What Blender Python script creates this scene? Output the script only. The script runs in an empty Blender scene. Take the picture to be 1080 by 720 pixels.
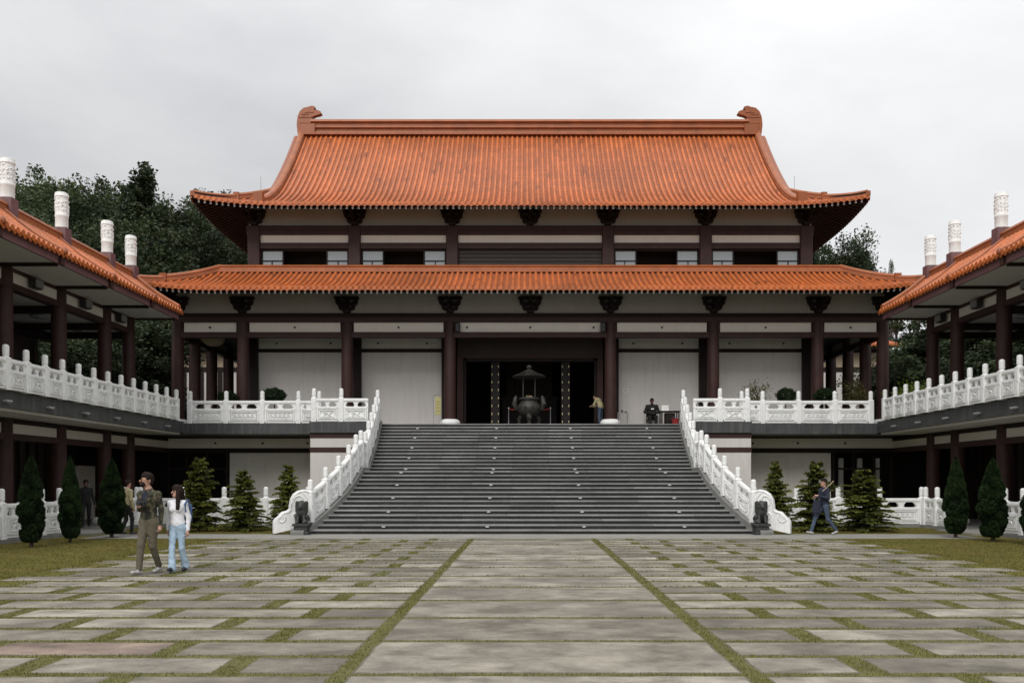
import bpy, bmesh, math, random
import numpy as np
from mathutils import Vector, Matrix
random.seed(7); RNG = np.random.default_rng(7)
SC = bpy.context.scene; COL = SC.collection
PI = math.pi

# ------------------------------------------------------------------ materials
MATS = {}
def nodes_of(m):
    m.use_nodes = True
    nt = m.node_tree
    for n in list(nt.nodes): nt.nodes.remove(n)
    out = nt.nodes.new('ShaderNodeOutputMaterial'); b = nt.nodes.new('ShaderNodeBsdfPrincipled')
    nt.links.new(b.outputs[0], out.inputs[0])
    return nt, b
def N(nt, t, **kw):
    n = nt.nodes.new(t)
    for k, v in kw.items(): setattr(n, k, v)
    return n
def ramp(nt, fac, stops, interp='LINEAR'):
    r = N(nt, 'ShaderNodeValToRGB'); e = r.color_ramp.elements; r.color_ramp.interpolation = interp
    while len(e) < len(stops): e.new(0.5)
    for i, (p, c) in enumerate(stops):
        e[i].position = p; e[i].color = (c[0], c[1], c[2], 1)
    nt.links.new(fac, r.inputs[0]); return r.outputs[0]
def mixc(nt, a, b, fac, mode='MIX'):
    m = N(nt, 'ShaderNodeMix', data_type='RGBA', blend_type=mode)
    for sock, v in ((m.inputs[6], a), (m.inputs[7], b)):
        if isinstance(v, (tuple, list)): sock.default_value = (*v[:3], 1)
        else: nt.links.new(v, sock)
    if isinstance(fac, (int, float)): m.inputs[0].default_value = fac
    else: nt.links.new(fac, m.inputs[0])
    return m.outputs[2]
def noise(nt, scale, detail=4, rough=.6, stretch=None, rot=None):
    g = N(nt, 'ShaderNodeNewGeometry'); v = g.outputs['Position']
    if stretch:
        mp = N(nt, 'ShaderNodeMapping'); mp.inputs['Scale'].default_value = stretch
        if rot: mp.inputs['Rotation'].default_value = rot
        nt.links.new(v, mp.inputs[0]); v = mp.outputs[0]
    n = N(nt, 'ShaderNodeTexNoise'); n.inputs['Scale'].default_value = scale
    n.inputs['Detail'].default_value = detail; n.inputs['Roughness'].default_value = rough
    nt.links.new(v, n.inputs['Vector']); return n.outputs['Fac']
def bump(nt, b, h, strength=.3, dist=.01):
    bp = N(nt, 'ShaderNodeBump'); bp.inputs['Strength'].default_value = strength; bp.inputs['Distance'].default_value = dist
    nt.links.new(h, bp.inputs['Height']); nt.links.new(bp.outputs[0], b.inputs['Normal'])
def sc(c, k): return tuple(min(1, x*k) for x in c)
def mat(name, c, rough=.6, var=.15, scale=3.0, streak=0.0, streak_c=None, var_attr=0.0, bmp=0.0, bscale=30, spec=None, metal=0.0, grime=None):
    """base colour with cloudy variation, vertical weather streaks and per-face variation"""
    m = bpy.data.materials.new(name); nt, b = nodes_of(m); MATS[name] = m
    col = ramp(nt, noise(nt, scale), [(.25, sc(c, 1-var)), (.75, sc(c, 1+var))])
    if streak:
        f = ramp(nt, noise(nt, 2.2, 5, .7, (2.5, 2.5, .22)), [(.5, (0,0,0)), (.78, (1,1,1))])
        mm = N(nt, 'ShaderNodeMath', operation='MULTIPLY'); nt.links.new(f, mm.inputs[0]); mm.inputs[1].default_value = streak
        col = mixc(nt, col, streak_c or sc(c, .5), mm.outputs[0])
    if grime:
        f = ramp(nt, noise(nt, 9, 6, .75), [(.52, (0,0,0)), (.7, (1,1,1))])
        mm = N(nt, 'ShaderNodeMath', operation='MULTIPLY'); nt.links.new(f, mm.inputs[0]); mm.inputs[1].default_value = grime
        col = mixc(nt, col, sc(c, .55), mm.outputs[0])
    if var_attr:
        a = N(nt, 'ShaderNodeAttribute', attribute_name='var')
        k = N(nt, 'ShaderNodeMapRange'); nt.links.new(a.outputs['Fac'], k.inputs[0])
        k.inputs[3].default_value = 1-var_attr; k.inputs[4].default_value = 1+var_attr
        cmb = N(nt, 'ShaderNodeCombineColor')
        for i in range(3): nt.links.new(k.outputs[0], cmb.inputs[i])
        col = mixc(nt, col, cmb.outputs[0], 1.0, 'MULTIPLY')
    nt.links.new(col, b.inputs['Base Color'])
    b.inputs['Roughness'].default_value = rough; b.inputs['Metallic'].default_value = metal
    if spec is not None: b.inputs['Specular IOR Level'].default_value = spec
    if bmp: bump(nt, b, noise(nt, bscale, 4), bmp, .02)
    return m
TILE = mat('glazed_tile', (.475,.128,.034), .36, .24, .35, streak=.5, streak_c=(.22,.085,.035), var_attr=.38, grime=.2)
TILE_RIDGE = mat('ridge_tile', (.35,.108,.036), .45, .22, 2.0, streak=.35)
TIMBER = mat('maroon_timber', (.048,.023,.020), .5, .25, 2.5, streak=.4, bmp=.1, spec=.25)
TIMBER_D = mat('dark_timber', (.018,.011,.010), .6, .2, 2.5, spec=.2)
FASCIA = mat('mauve_fascia', (.17,.085,.09), .55, .12, 2.5, streak=.3)
WALL = mat('white_wall', (.63,.60,.57), .8, .07, .7, streak=.4, streak_c=(.40,.37,.34), grime=.08)
BAND = mat('grey_band', (.40,.375,.35), .8, .06, .8, streak=.3, streak_c=(.27,.25,.23))  # darker grey than the wall, for the bands below the eaves
CREAM = mat('cream_panel', (.78,.73,.67), .75, .04, 1.2, streak=.18, streak_c=(.45,.42,.38))
STONE_W = mat('white_carved_stone', (.88,.885,.875), .6, .05, 3, streak=.42, streak_c=(.47,.48,.45), bmp=.3, bscale=22, grime=.3)
SLATE = mat('slate_facing', (.052,.054,.056), .55, .35, 1.4, streak=.6, streak_c=(.19,.19,.185), bmp=.2, grime=.4)
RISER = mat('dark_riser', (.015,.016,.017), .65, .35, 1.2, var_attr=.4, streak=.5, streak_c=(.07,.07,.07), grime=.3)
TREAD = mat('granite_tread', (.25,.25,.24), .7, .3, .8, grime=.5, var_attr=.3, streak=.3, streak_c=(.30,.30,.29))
SOFFIT = mat('soffit_plaster', (.60,.585,.56), .85, .05, .8)
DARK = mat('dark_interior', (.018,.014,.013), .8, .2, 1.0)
BROWN_PANEL = mat('brown_panelling', (.032,.020,.018), .6, .25, 1.5, streak=.4)  # dark brown panelling for ceilings, side walls and shutters
BRONZE = mat('aged_bronze', (.042,.041,.035), .55, .35, 8, metal=.3, bmp=.3)
LIONSTONE = mat('dark_lion_stone', (.035,.036,.034), .5, .3, 8, bmp=.4)
STEEL = mat('steel', (.45,.45,.46), .35, .1, 4, metal=.8)
RED = mat('red_cloth', (.35,.03,.03), .8, .2, 6)
YELLOWB = mat('yellow_board', (.42,.38,.16), .6, .1, 5)
WHITEP = mat('white_plastic', (.8,.8,.78), .4, .04, 5)
BLACKP = mat('black_plastic', (.02,.02,.021), .4, .1, 5)
PATH = mat('grey_path', (.27,.26,.235), .85, .18, 1.2, grime=.4, bmp=.2)
KERB = mat('kerb_stone', (.20,.20,.19), .8, .2, 2.0, grime=.4, bmp=.2)
TERRA = mat('terracotta_pot', (.18,.10,.07), .8, .2, 5)
BARK = mat('bark', (.07,.052,.04), .9, .3, 6, bmp=.6, bscale=18)
BARK_L = mat('pale_bark', (.32,.28,.22), .9, .2, 6, bmp=.4)
HILL = mat('forest_floor', (.035,.045,.018), .95, .3, .4)
TRIM_PALE = mat('pale_rafter_end', (.42,.42,.42), .7, .1, 5)
STUD = mat('gold_stud', (.75,.62,.36), .3, .05, 5, metal=.4)
TANB = mat('tan_plaster', (.38,.31,.22), .8, .1, 2)
def glass_mat():
    m = bpy.data.materials.new('window_glass'); nt, b = nodes_of(m)
    b.inputs['Base Color'].default_value = (.34,.38,.40,1); b.inputs['Roughness'].default_value = .08
    b.inputs['Specular IOR Level'].default_value = .9
    bump(nt, b, noise(nt, 1.2, 2), .05, .02); return m
GLASS = glass_mat()
def lamp_mat():
    m = bpy.data.materials.new('lit_tube'); nt, b = nodes_of(m)
    b.inputs['Emission Color'].default_value = (1,.93,.78,1); b.inputs['Emission Strength'].default_value = 1.6; return m
LAMP = lamp_mat()
def leaf_mat(name, c, var=.5, rough=.55):
    m = bpy.data.materials.new(name); nt, b = nodes_of(m)
    a = N(nt, 'ShaderNodeAttribute', attribute_name='var')
    oi = N(nt, 'ShaderNodeObjectInfo')
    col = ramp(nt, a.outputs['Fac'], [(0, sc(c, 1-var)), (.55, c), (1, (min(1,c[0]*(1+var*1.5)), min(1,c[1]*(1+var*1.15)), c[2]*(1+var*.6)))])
    k = N(nt, 'ShaderNodeMapRange'); nt.links.new(oi.outputs['Random'], k.inputs[0]); k.inputs[3].default_value = .75; k.inputs[4].default_value = 1.25
    cmb = N(nt, 'ShaderNodeCombineColor')
    for i in range(3): nt.links.new(k.outputs[0], cmb.inputs[i])
    col = mixc(nt, col, cmb.outputs[0], 1.0, 'MULTIPLY')
    nt.links.new(col, b.inputs['Base Color']); b.inputs['Roughness'].default_value = rough
    b.inputs['Specular IOR Level'].default_value = .25
    out = [n for n in nt.nodes if n.type == 'OUTPUT_MATERIAL'][0]
    tr = N(nt, 'ShaderNodeBsdfTranslucent'); nt.links.new(col, tr.inputs[0])
    ms = N(nt, 'ShaderNodeMixShader'); ms.inputs[0].default_value = .25
    nt.links.new(b.outputs[0], ms.inputs[1]); nt.links.new(tr.outputs[0], ms.inputs[2]); nt.links.new(ms.outputs[0], out.inputs[0])
    return m
LEAF_DK = leaf_mat('dark_leaf', (.038,.056,.027), .6)
LEAF_MID = leaf_mat('mid_leaf', (.062,.090,.034))
LEAF_LT = leaf_mat('pale_leaf', (.095,.125,.050))
LEAF_CY = leaf_mat('cypress_leaf', (.020,.042,.014), .5, .8)
LEAF_FIR = leaf_mat('fir_leaf', (.112,.132,.028), .9)
LEAF_OL = leaf_mat('olive_leaf', (.11,.105,.035), .4)
LEAF_YG = leaf_mat('yellow_green_leaf', (.20,.27,.03), .4)
GRASS = leaf_mat('grass_blade', (.165,.145,.045), .5, .75)
JGRASS = leaf_mat('joint_grass', (.140,.140,.034), .5, .75)
def turf_mat():
    m = bpy.data.materials.new('turf'); nt, b = nodes_of(m)
    c1 = ramp(nt, noise(nt, .5, 5, .65), [(.3, (.110,.130,.028)), (.5, (.175,.165,.045)), (.72, (.235,.185,.065))])
    c2 = ramp(nt, noise(nt, 26, 5, .75), [(.3, (.5,.5,.5)), (.7, (1.15,1.15,1.15))])
    col = mixc(nt, c1, c2, 1.0, 'MULTIPLY'); nt.links.new(col, b.inputs['Base Color']); b.inputs['Roughness'].default_value = .95
    b.inputs['Specular IOR Level'].default_value = .1
    bump(nt, b, noise(nt, 60, 4), .8, .03); return m
TURF = turf_mat()
def paving_mat():
    m = bpy.data.materials.new('worn_slab'); nt, b = nodes_of(m)
    a = N(nt, 'ShaderNodeAttribute', attribute_name='var')
    base = ramp(nt, a.outputs['Fac'], [(0, (.165,.150,.122)), (.35,(.24,.22,.182)), (.8, (.315,.292,.245)), (.95,(.385,.36,.305)), (1, (.25,.19,.155))])
    st = ramp(nt, noise(nt, 1.3, 6, .7, (1,1.4,1)), [(.38, (.56,.54,.50)), (.46,(.84,.83,.80)), (.54,(1.06,1.05,1.03)), (.64, (1.38,1.37,1.33))])
    col = mixc(nt, base, st, 1.0, 'MULTIPLY')
    fine = ramp(nt, noise(nt, 45, 6, .8), [(.3, (.78,.78,.78)), (.7, (1.15,1.15,1.15))])
    col = mixc(nt, col, fine, 1.0, 'MULTIPLY')
    blot = ramp(nt, noise(nt, .55, 5, .6, (1,1,1)), [(.47, (0,0,0)), (.60, (1,1,1))])
    col = mixc(nt, col, (.13,.115,.10), (lambda o: o)(blot) if False else .0) if False else col
    mm = N(nt, 'ShaderNodeMath', operation='MULTIPLY'); nt.links.new(blot, mm.inputs[0]); mm.inputs[1].default_value = .55
    col = mixc(nt, col, (.115,.10,.083), mm.outputs[0])
    nt.links.new(col, b.inputs['Base Color']); b.inputs['Roughness'].default_value = .8
    bump(nt, b, noise(nt, 35, 5, .7), .35, .01); return m
PAVE = paving_mat()
SOIL = mat('joint_soil', (.118,.116,.036), .95, .4, 4, grime=.4, bmp=.4)
MOSS = mat('mossy_slab_edge', (.135,.122,.085), .9, .4, 5, grime=.5)
def cloth(name, stops, scale=14, interp='CONSTANT', rough=.85):
    m = bpy.data.materials.new(name); nt, b = nodes_of(m)
    nt.links.new(ramp(nt, noise(nt, scale, 2, .5), stops, interp), b.inputs['Base Color']); b.inputs['Roughness'].default_value = rough
    bump(nt, b, noise(nt, 18, 3), .4, .02); return m
CAMO = cloth('camouflage_cloth', [(0, (.014,.014,.010)), (.43, (.045,.043,.023)), (.52, (.115,.088,.052)), (.58, (.025,.028,.015))], 9)
OLIVE = mat('olive_cloth', (.105,.09,.062), .9, .25, 6, bmp=.4, bscale=12)
WHITEC = mat('white_cloth', (.80,.80,.84), .85, .04, 6, bmp=.3, bscale=12)
BLUEC = mat('blue_cloth', (.05,.10,.21), .8, .2, 6)
JEANS_L = mat('pale_denim', (.36,.48,.60), .9, .25, 7, bmp=.3, bscale=12)
JEANS_D = mat('dark_denim', (.06,.085,.13), .9, .35, 7, bmp=.3, bscale=12)
NAVY = mat('navy_cloth', (.018,.022,.042), .85, .3, 7, bmp=.3, bscale=12)
BLACKC = mat('black_cloth', (.014,.013,.014), .9, .3, 7, bmp=.3, bscale=12)
YELLOWC = mat('straw_cloth', (.38,.33,.19), .9, .1, 6)
GREYC = mat('grey_cloth', (.20,.22,.25), .9, .15, 6)
SKIN = mat('skin', (.47,.27,.20), .55, .06, 12)
SKIN_D = mat('dark_skin', (.10,.052,.035), .55, .08, 12)
HAIR = mat('dark_hair', (.018,.011,.009), .75, .3, 30, spec=.15)
SHOE = mat('pale_shoe', (.42,.41,.40), .7, .15, 10)
SHOE_D = mat('dark_shoe', (.025,.025,.028), .6, .2, 10)
EYE = mat('eye_dark', (.01,.008,.008), .3, .0, 5)

# ------------------------------------------------------------------ mesh helpers
class MB:
    def __init__(s): s.v = []; s.f = []; s.m = []; s.a = []; s.mats = []
    def mi(s, m):
        if m not in s.mats: s.mats.append(m)
        return s.mats.index(m)
    def face(s, idx, m, a=.5): s.f.append(tuple(idx)); s.m.append(s.mi(m)); s.a.append(a)
    def add(s, vs, fs, m, a=.5):
        o = len(s.v); s.v.extend(tuple(p) for p in vs)
        k = s.mi(m)
        for f in fs: s.f.append(tuple(i+o for i in f)); s.m.append(k); s.a.append(a)
    def box(s, x0, x1, y0, y1, z0, z1, m, a=.5):
        if x0 > x1: x0, x1 = x1, x0
        if y0 > y1: y0, y1 = y1, y0
        s.add([(x0,y0,z0),(x1,y0,z0),(x1,y1,z0),(x0,y1,z0),(x0,y0,z1),(x1,y0,z1),(x1,y1,z1),(x0,y1,z1)],
              [(0,3,2,1),(4,5,6,7),(0,1,5,4),(1,2,6,5),(2,3,7,6),(3,0,4,7)], m, a)
    def cbox(s, c, d, m, bev=.0):
        """chamfered box (vertical edges and top)"""
        x, y, z = c; a, b, h = d[0]/2, d[1]/2, d[2]
        k = bev
        r0 = [(-a+k,-b),(a-k,-b),(a,-b+k),(a,b-k),(a-k,b),(-a+k,b),(-a,b-k),(-a,-b+k)]
        vs = [(x+p[0], y+p[1], z) for p in r0] + [(x+p[0], y+p[1], z+h-k) for p in r0] + [(x+p[0]*(a-k)/a, y+p[1]*(b-k)/b, z+h) for p in r0]
        fs = [(7,6,5,4,3,2,1,0), tuple(range(16,24))]
        for q in (0, 8): fs += [(q+i, q+(i+1)%8, q+8+(i+1)%8, q+8+i) for i in range(8)]
        s.add(vs, fs, m)
    def beam(s, p0, p1, w, h, m, up=(0,0,1), a=.5):
        p0, p1 = Vector(p0), Vector(p1); t = (p1-p0).normalized(); u = Vector(up)
        sd = t.cross(u)
        if sd.length < 1e-4: sd = t.cross(Vector((1,0,0)))
        sd.normalize(); u = sd.cross(t).normalized()
        vs = []
        for p in (p0, p1):
            for i, j in ((-1,-1),(1,-1),(1,1),(-1,1)): vs.append(p+sd*i*w/2+u*j*h/2)
        s.add(vs, [(3,2,1,0),(4,5,6,7),(0,1,5,4),(1,2,6,5),(2,3,7,6),(3,0,4,7)], m, a)
    def lathe(s, prof, c, m, seg=16, a=.5, sx=1, sy=1):
        n = len(prof); vs = []; fs = []
        for r, z in prof:
            for k in range(seg):
                t = 2*PI*k/seg; vs.append((c[0]+r*math.cos(t)*sx, c[1]+r*math.sin(t)*sy, c[2]+z))
        for i in range(n-1):
            for k in range(seg):
                q = (k+1) % seg; fs.append((i*seg+k, i*seg+q, (i+1)*seg+q, (i+1)*seg+k))
        fs.append(tuple(range(seg-1,-1,-1))); fs.append(tuple(range((n-1)*seg, n*seg)))
        s.add(vs, fs, m, a)
    def tube(s, pts, rad, m, seg=8, a=.5):
        pts = [Vector(p) for p in pts]; n = len(pts); vs = []; fs = []
        for i, p in enumerate(pts):
            t = (pts[min(i+1,n-1)]-pts[max(i-1,0)]).normalized()
            u = t.cross(Vector((.13,.27,.95)))
            if u.length < .1: u = t.cross(Vector((1,0,0)))
            u.normalize(); w = t.cross(u); r = rad[i] if isinstance(rad, (list,tuple)) else rad
            for k in range(seg):
                q = 2*PI*k/seg; vs.append(p+u*math.cos(q)*r+w*math.sin(q)*r)
        for i in range(n-1):
            for k in range(seg):
                q = (k+1) % seg; fs.append((i*seg+k, i*seg+q, (i+1)*seg+q, (i+1)*seg+k))
        fs.append(tuple(range(seg-1,-1,-1))); fs.append(tuple(range((n-1)*seg, n*seg)))
        s.add(vs, fs, m, a)
    def prism(s, outline, fn, d0, d1, m, a=.5):
        """outline 2-D points -> fn(u,v,d)"""
        n = len(outline)
        vs = [fn(u,v,d0) for u,v in outline] + [fn(u,v,d1) for u,v in outline]
        fs = [tuple(range(n-1,-1,-1)), tuple(range(n,2*n))] + [(i,(i+1)%n,n+(i+1)%n,n+i) for i in range(n)]
        s.add(vs, fs, m, a)
    def sweep(s, prof, path, m, a=.5):
        path = [Vector(p) for p in path]; n = len(path); k = len(prof); vs = []; fs = []
        for i, p in enumerate(path):
            t = path[min(i+1,n-1)]-path[max(i-1,0)]; t.z = 0; t.normalize()
            sd = Vector((t.y, -t.x, 0))
            for u, w in prof: vs.append(p+sd*u+Vector((0,0,w)))
        for i in range(n-1):
            for j in range(k):
                q = (j+1) % k; fs.append((i*k+j, i*k+q, (i+1)*k+q, (i+1)*k+j))
        fs.append(tuple(range(k-1,-1,-1))); fs.append(tuple(range((n-1)*k, n*k)))
        s.add(vs, fs, m, a)
    def build(s, name, parent=None, smooth=None, fix=True, bevel=0, loc=None):
        me = bpy.data.meshes.new(name); me.from_pydata(s.v, [], s.f)
        for m in s.mats: me.materials.append(m)
        me.polygons.foreach_set('material_index', s.m)
        if any(x != .5 for x in s.a):
            at = me.attributes.new('var', 'FLOAT', 'FACE'); at.data.foreach_set('value', s.a)
        if fix or bevel:
            bm = bmesh.new(); bm.from_mesh(me)
            if bevel: bmesh.ops.bevel(bm, geom=[e for e in bm.edges], offset=bevel, segments=1, affect='EDGES', clamp_overlap=True)
            if fix: bmesh.ops.recalc_face_normals(bm, faces=bm.faces)
            bm.to_mesh(me); bm.free()
        if smooth:
            me.polygons.foreach_set('use_smooth', [True]*len(me.polygons)); me.set_sharp_from_angle(angle=math.radians(smooth))
        me.update()
        o = bpy.data.objects.new(name, me); COL.objects.link(o)
        if parent: o.parent = parent
        if loc: o.location = loc
        return o
def tag(o, label=None, cat=None, group=None, kind=None):
    if label: o['label'] = label
    if cat: o['category'] = cat
    if group: o['group'] = group
    if kind: o['kind'] = kind
    return o
def thing(name, label, cat, loc=(0,0,0), rz=0, group=None):
    o = bpy.data.objects.new(name, None); COL.objects.link(o); o.location = loc; o.rotation_euler = (0,0,rz)
    o.empty_display_size = .3
    return tag(o, label, cat, group)
def copy_of(o, parent=None, loc=None, rz=None):
    c = o.copy(); COL.objects.link(c)
    if parent is not None: c.parent = parent
    if loc is not None: c.location = loc
    if rz is not None: c.rotation_euler = (0,0,rz)
    return c
def copy_tree(o, loc=None, rz=None, label=None, parent=None, scale=None):
    c = o.copy(); COL.objects.link(c); c.parent = parent
    if loc is not None: c.location = loc
    if rz is not None: c.rotation_euler = (0,0,rz)
    if scale is not None: c.scale = scale if isinstance(scale, tuple) else (scale,)*3
    if label: c['label'] = label
    for ch in o.children: copy_tree(ch, parent=c)
    return c
def np_quads(name, V, mats, var=None, parent=None, midx=None, n=4):
    """V: (N*n,3) loose n-gons"""
    V = np.asarray(V, dtype=np.float32); k = len(V)//n
    me = bpy.data.meshes.new(name); me.vertices.add(len(V)); me.vertices.foreach_set('co', V.ravel())
    me.loops.add(len(V)); me.loops.foreach_set('vertex_index', np.arange(len(V), dtype=np.int32))
    me.polygons.add(k); me.polygons.foreach_set('loop_start', np.arange(0, len(V), n, dtype=np.int32))
    for m in mats: me.materials.append(m)
    if midx is not None: me.polygons.foreach_set('material_index', np.asarray(midx, dtype=np.int32))
    if var is not None:
        at = me.attributes.new('var', 'FLOAT', 'FACE'); at.data.foreach_set('value', np.asarray(var, dtype=np.float32))
    me.update(calc_edges=True); me.validate()
    o = bpy.data.objects.new(name, me); COL.objects.link(o)
    if parent: o.parent = parent
    return o

# ------------------------------------------------------------------ key dimensions (metres; temple axis X=0, camera looks along +Y)
EYE_H = 1.65; F = 880.0; CX = -.18
P = 4.10                # terrace floor
YC = 37.0               # porch columns
YW = 38.9               # hall front wall
def px(x, d): return (x-555)*d/F + CX
def pz(y, d): return EYE_H + (508-y)*d/F
def lerp_prof(pts):
    xs = [p[0] for p in pts]; ys = [p[1] for p in pts]
    # monotone smooth (catmull) interpolation
    def f(s):
        s = max(xs[0], min(xs[-1], s)); i = 0
        while i < len(xs)-2 and s > xs[i+1]: i += 1
        t = (s-xs[i])/(xs[i+1]-xs[i]); h = xs[i+1]-xs[i]
        def sl(j):
            a, b = max(0, j-1), min(len(xs)-1, j+1); return (ys[b]-ys[a])/(xs[b]-xs[a])
        m0, m1 = sl(i)*h, sl(i+1)*h
        return (2*t**3-3*t*t+1)*ys[i] + (t**3-2*t*t+t)*m0 + (-2*t**3+3*t*t)*ys[i+1] + (t**3-t*t)*m1
    return f

# ------------------------------------------------------------------ tiled roof slope
def tiles(mb, us, pitch, smax, prof, lift, fn, barrel=True, tl=.34, r=.070):
    """us: row positions along the eave; fn(u,s,z) -> world"""
    R = random.Random(3)
    for u in us:
        S = smax(u)
        if S < .12: continue
        n = max(1, int(round(S/tl)))
        row = R.uniform(-.08,.08)
        # pan tiles (stepped) between this row and the next
        ul, ur = u-pitch/2, u+pitch/2
        m_ = max(1, n*2)
        for k in range(m_):
            s0, s1 = S*k/m_, S*(k+1)/m_
            sl0, sr0 = min(s0, smax(ul)), min(s0, smax(ur)); sl1, sr1 = min(s1, smax(ul)), min(s1, smax(ur))
            if s0 >= min(smax(ul), smax(ur)) and smax(ul) != smax(ur) and s0 > max(smax(ul), smax(ur)): continue
            q = [fn(ul, sl0, prof(sl0)+lift(ul,sl0)-.035), fn(ur, sr0, prof(sr0)+lift(ur,sr0)-.030),
                 fn(ur, sr1, prof(sr1)+lift(ur,sr1)-.060), fn(ul, sl1, prof(sl1)+lift(ul,sl1)-.060)]
            q += [fn(ul, sl0, prof(sl0)+lift(ul,sl0)-.085), fn(ur, sr0, prof(sr0)+lift(ur,sr0)-.085)]
            mb.add(q, [(0,1,2,3),(0,4,5,1)], TILE, min(1,max(0,.16+row+R.uniform(-.16,.16))))
        if not barrel: continue
        for k in range(n):
            s0, s1 = S*k/n, S*(k+1)/n
            vs = []
            for (s_, rr) in ((s0, r*1.03), (s1, r*.93)):
                z = prof(s_)+lift(u,s_)-.03
                for j in range(6):
                    t = PI*j/5; vs.append(fn(u-rr*math.cos(t), s_, z+rr*1.35*math.sin(t)))
            fs = [(j,j+1,6+j+1,6+j) for j in range(5)]
            fs.append((0,1,2,3,4,5))
            mb.add(vs, fs, TILE, (R.choice((0,.15,1)) if R.random() < .035 else min(1,max(0,.68+row+R.uniform(-.2,.2)))))
        # round end cap and drip tile at the eave
        z = prof(0)+lift(u,0)-.02
        disc = [fn(u+.088*math.cos(2*PI*j/10), -.045, z+.01+.088*math.sin(2*PI*j/10)) for j in range(10)]
        disc2 = [fn(u+.088*math.cos(2*PI*j/10), .03, z+.01+.088*math.sin(2*PI*j/10)) for j in range(10)]
        mb.add(disc+disc2, [tuple(range(10))]+[(j,(j+1)%10,10+(j+1)%10,10+j) for j in range(10)], TILE, R.uniform(.5,.9))
        um = u+pitch/2; zm = prof(0)+lift(um,0)-.035
        tri = [(-.115,.01),(.115,.01),(.085,-.07),(0,-.125),(-.085,-.07)]
        mb.add([fn(um+a, -.02, zm+b) for a,b in tri]+[fn(um+a, .01, zm+b) for a,b in tri],
               [(0,1,2,3,4),(9,8,7,6,5)]+[(j,(j+1)%5,5+(j+1)%5,5+j) for j in range(5)], TILE, R.uniform(.1,.5))
def soffit(mb, u0, u1, nu, smax, prof, lift, fn, drop, ns=4, s_from=.03):
    g = []
    for i in range(nu+1):
        u = u0+(u1-u0)*i/nu; col = []
        for k in range(ns+1):
            s = s_from+(max(smax(u), .04)-s_from)*k/ns
            col.append(fn(u, s, prof(s)+lift(u,s)-drop))
        g.append(col)
    for i in range(nu):
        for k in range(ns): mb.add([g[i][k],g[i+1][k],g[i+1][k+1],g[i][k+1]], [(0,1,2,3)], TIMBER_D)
def rafters(mb, us, smax, prof, lift, fn, drop, length):
    for u in us:
        S = min(length, smax(u))
        if S < .25: continue
        p0 = fn(u, .06, prof(.06)+lift(u,.06)-drop-.06); p1 = fn(u, S, prof(S)+lift(u,S)-drop-.06)
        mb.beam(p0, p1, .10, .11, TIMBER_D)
        a = Vector(p0); b = Vector(p1); t = (b-a).normalized()
        mb.beam(a-t*.012, a-t*.002, .075, .075, TRIM_PALE)
RIDGE_P = [(-.15,0),(.15,0),(.15,.10),(.11,.12),(.11,.20),(.14,.22),(.11,.30),(.05,.34),(-.05,.34),(-.11,.30),(-.14,.22),(-.11,.20),(-.11,.12),(-.15,.10)]
def rp(k, kz=None): return [(a*k, b*(kz or k)) for a,b in RIDGE_P]
def frange(a, b, st):
    n = int(round((b-a)/st)); return [a+(b-a)*i/n for i in range(n+1)]

# ================================================================== MAIN HALL
hall = thing('temple_hall', 'large two tiered temple hall with orange tiled roofs at the head of the stairs', 'temple', (0,YC,P))
HO = Vector((0,YC,P))
def hpart(mb, name, parent=None, **k):
    o = mb.build(name, parent or hall, **k)
    root = o.parent
    o.matrix_parent_inverse = Matrix.Translation(-HO) if root == hall else Matrix.Identity(4)
    return o
# --- upper roof
UX, UY0, UYR, UXG = 15.0, 36.7, 44.4, 12.1
up_prof = lerp_prof([(0,13.90),(.5,14.05),(1.6,14.52),(3,15.40),(4.2,16.42),(5.6,17.78),(6.8,19.08),(7.7,20.12)])
def up_lift(u, s):
    k = max(0, (abs(u)-10.4)/4.6); return .36*k**2.2*max(0, 1-s/3.4)
def up_smax(u):
    return 7.7 if abs(u) <= UXG else max(0, UX-abs(u))
front = lambda u,s,z: (u, UY0+s - (.0), z)
back = lambda u,s,z: (-u, 2*UYR-UY0-s, z)
mb = MB(); us = frange(-14.95, 14.95, .26); pit = us[1]-us[0]
tiles(mb, us, pit, up_smax, up_prof, up_lift, front)
usb = frange(-14.95,14.95,.52)
tiles(mb, usb, usb[1]-usb[0], up_smax, up_prof, up_lift, back, r=.16)
SH = UYR-UY0
side_lift = lambda u,s: .36*max(0,(abs(u)-(SH-4.6))/4.6)**2.2*max(0,1-s/3.4)
side_smax = lambda u: min(UX-UXG+.15, SH-abs(u))
uss = frange(-SH+.05, SH-.05, .26)
for sg in (-1,1):
    tiles(mb, uss, uss[1]-uss[0], side_smax, up_prof, side_lift, (lambda sg: lambda u,s,z: (sg*(UX-s), UYR+u, z))(sg))
uproof = hpart(mb, 'roof', fix=False)
mb = MB()
soffit(mb, -15, 15, 60, lambda u: min(2.6, UX-abs(u)+.02), up_prof, up_lift, front, .13)
soffit(mb, -15, 15, 40, lambda u: min(2.6, UX-abs(u)+.02), up_prof, up_lift, back, .13)
for sg in (-1,1):
    fs_ = (lambda sg: lambda u,s,z: (sg*(UX-s), UYR+u, z))(sg)
    soffit(mb, -SH, SH, 30, lambda u: min(2.6, SH-abs(u)+.02), up_prof, side_lift, fs_, .13)
hpart(mb, 'soffit', fix=False)
mb = MB()
rafters(mb, frange(-14.6,14.6,.26), lambda u: min(2.3,UX-abs(u)), up_prof, up_lift, front, .15, 2.3)
for sg in (-1,1):
    rafters(mb, frange(-SH+.4,SH-.4,.26), lambda u: min(2.3,SH-abs(u)), up_prof, side_lift, (lambda sg: lambda u,s,z: (sg*(UX-s), UYR+u, z))(sg), .15, 2.3)
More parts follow.
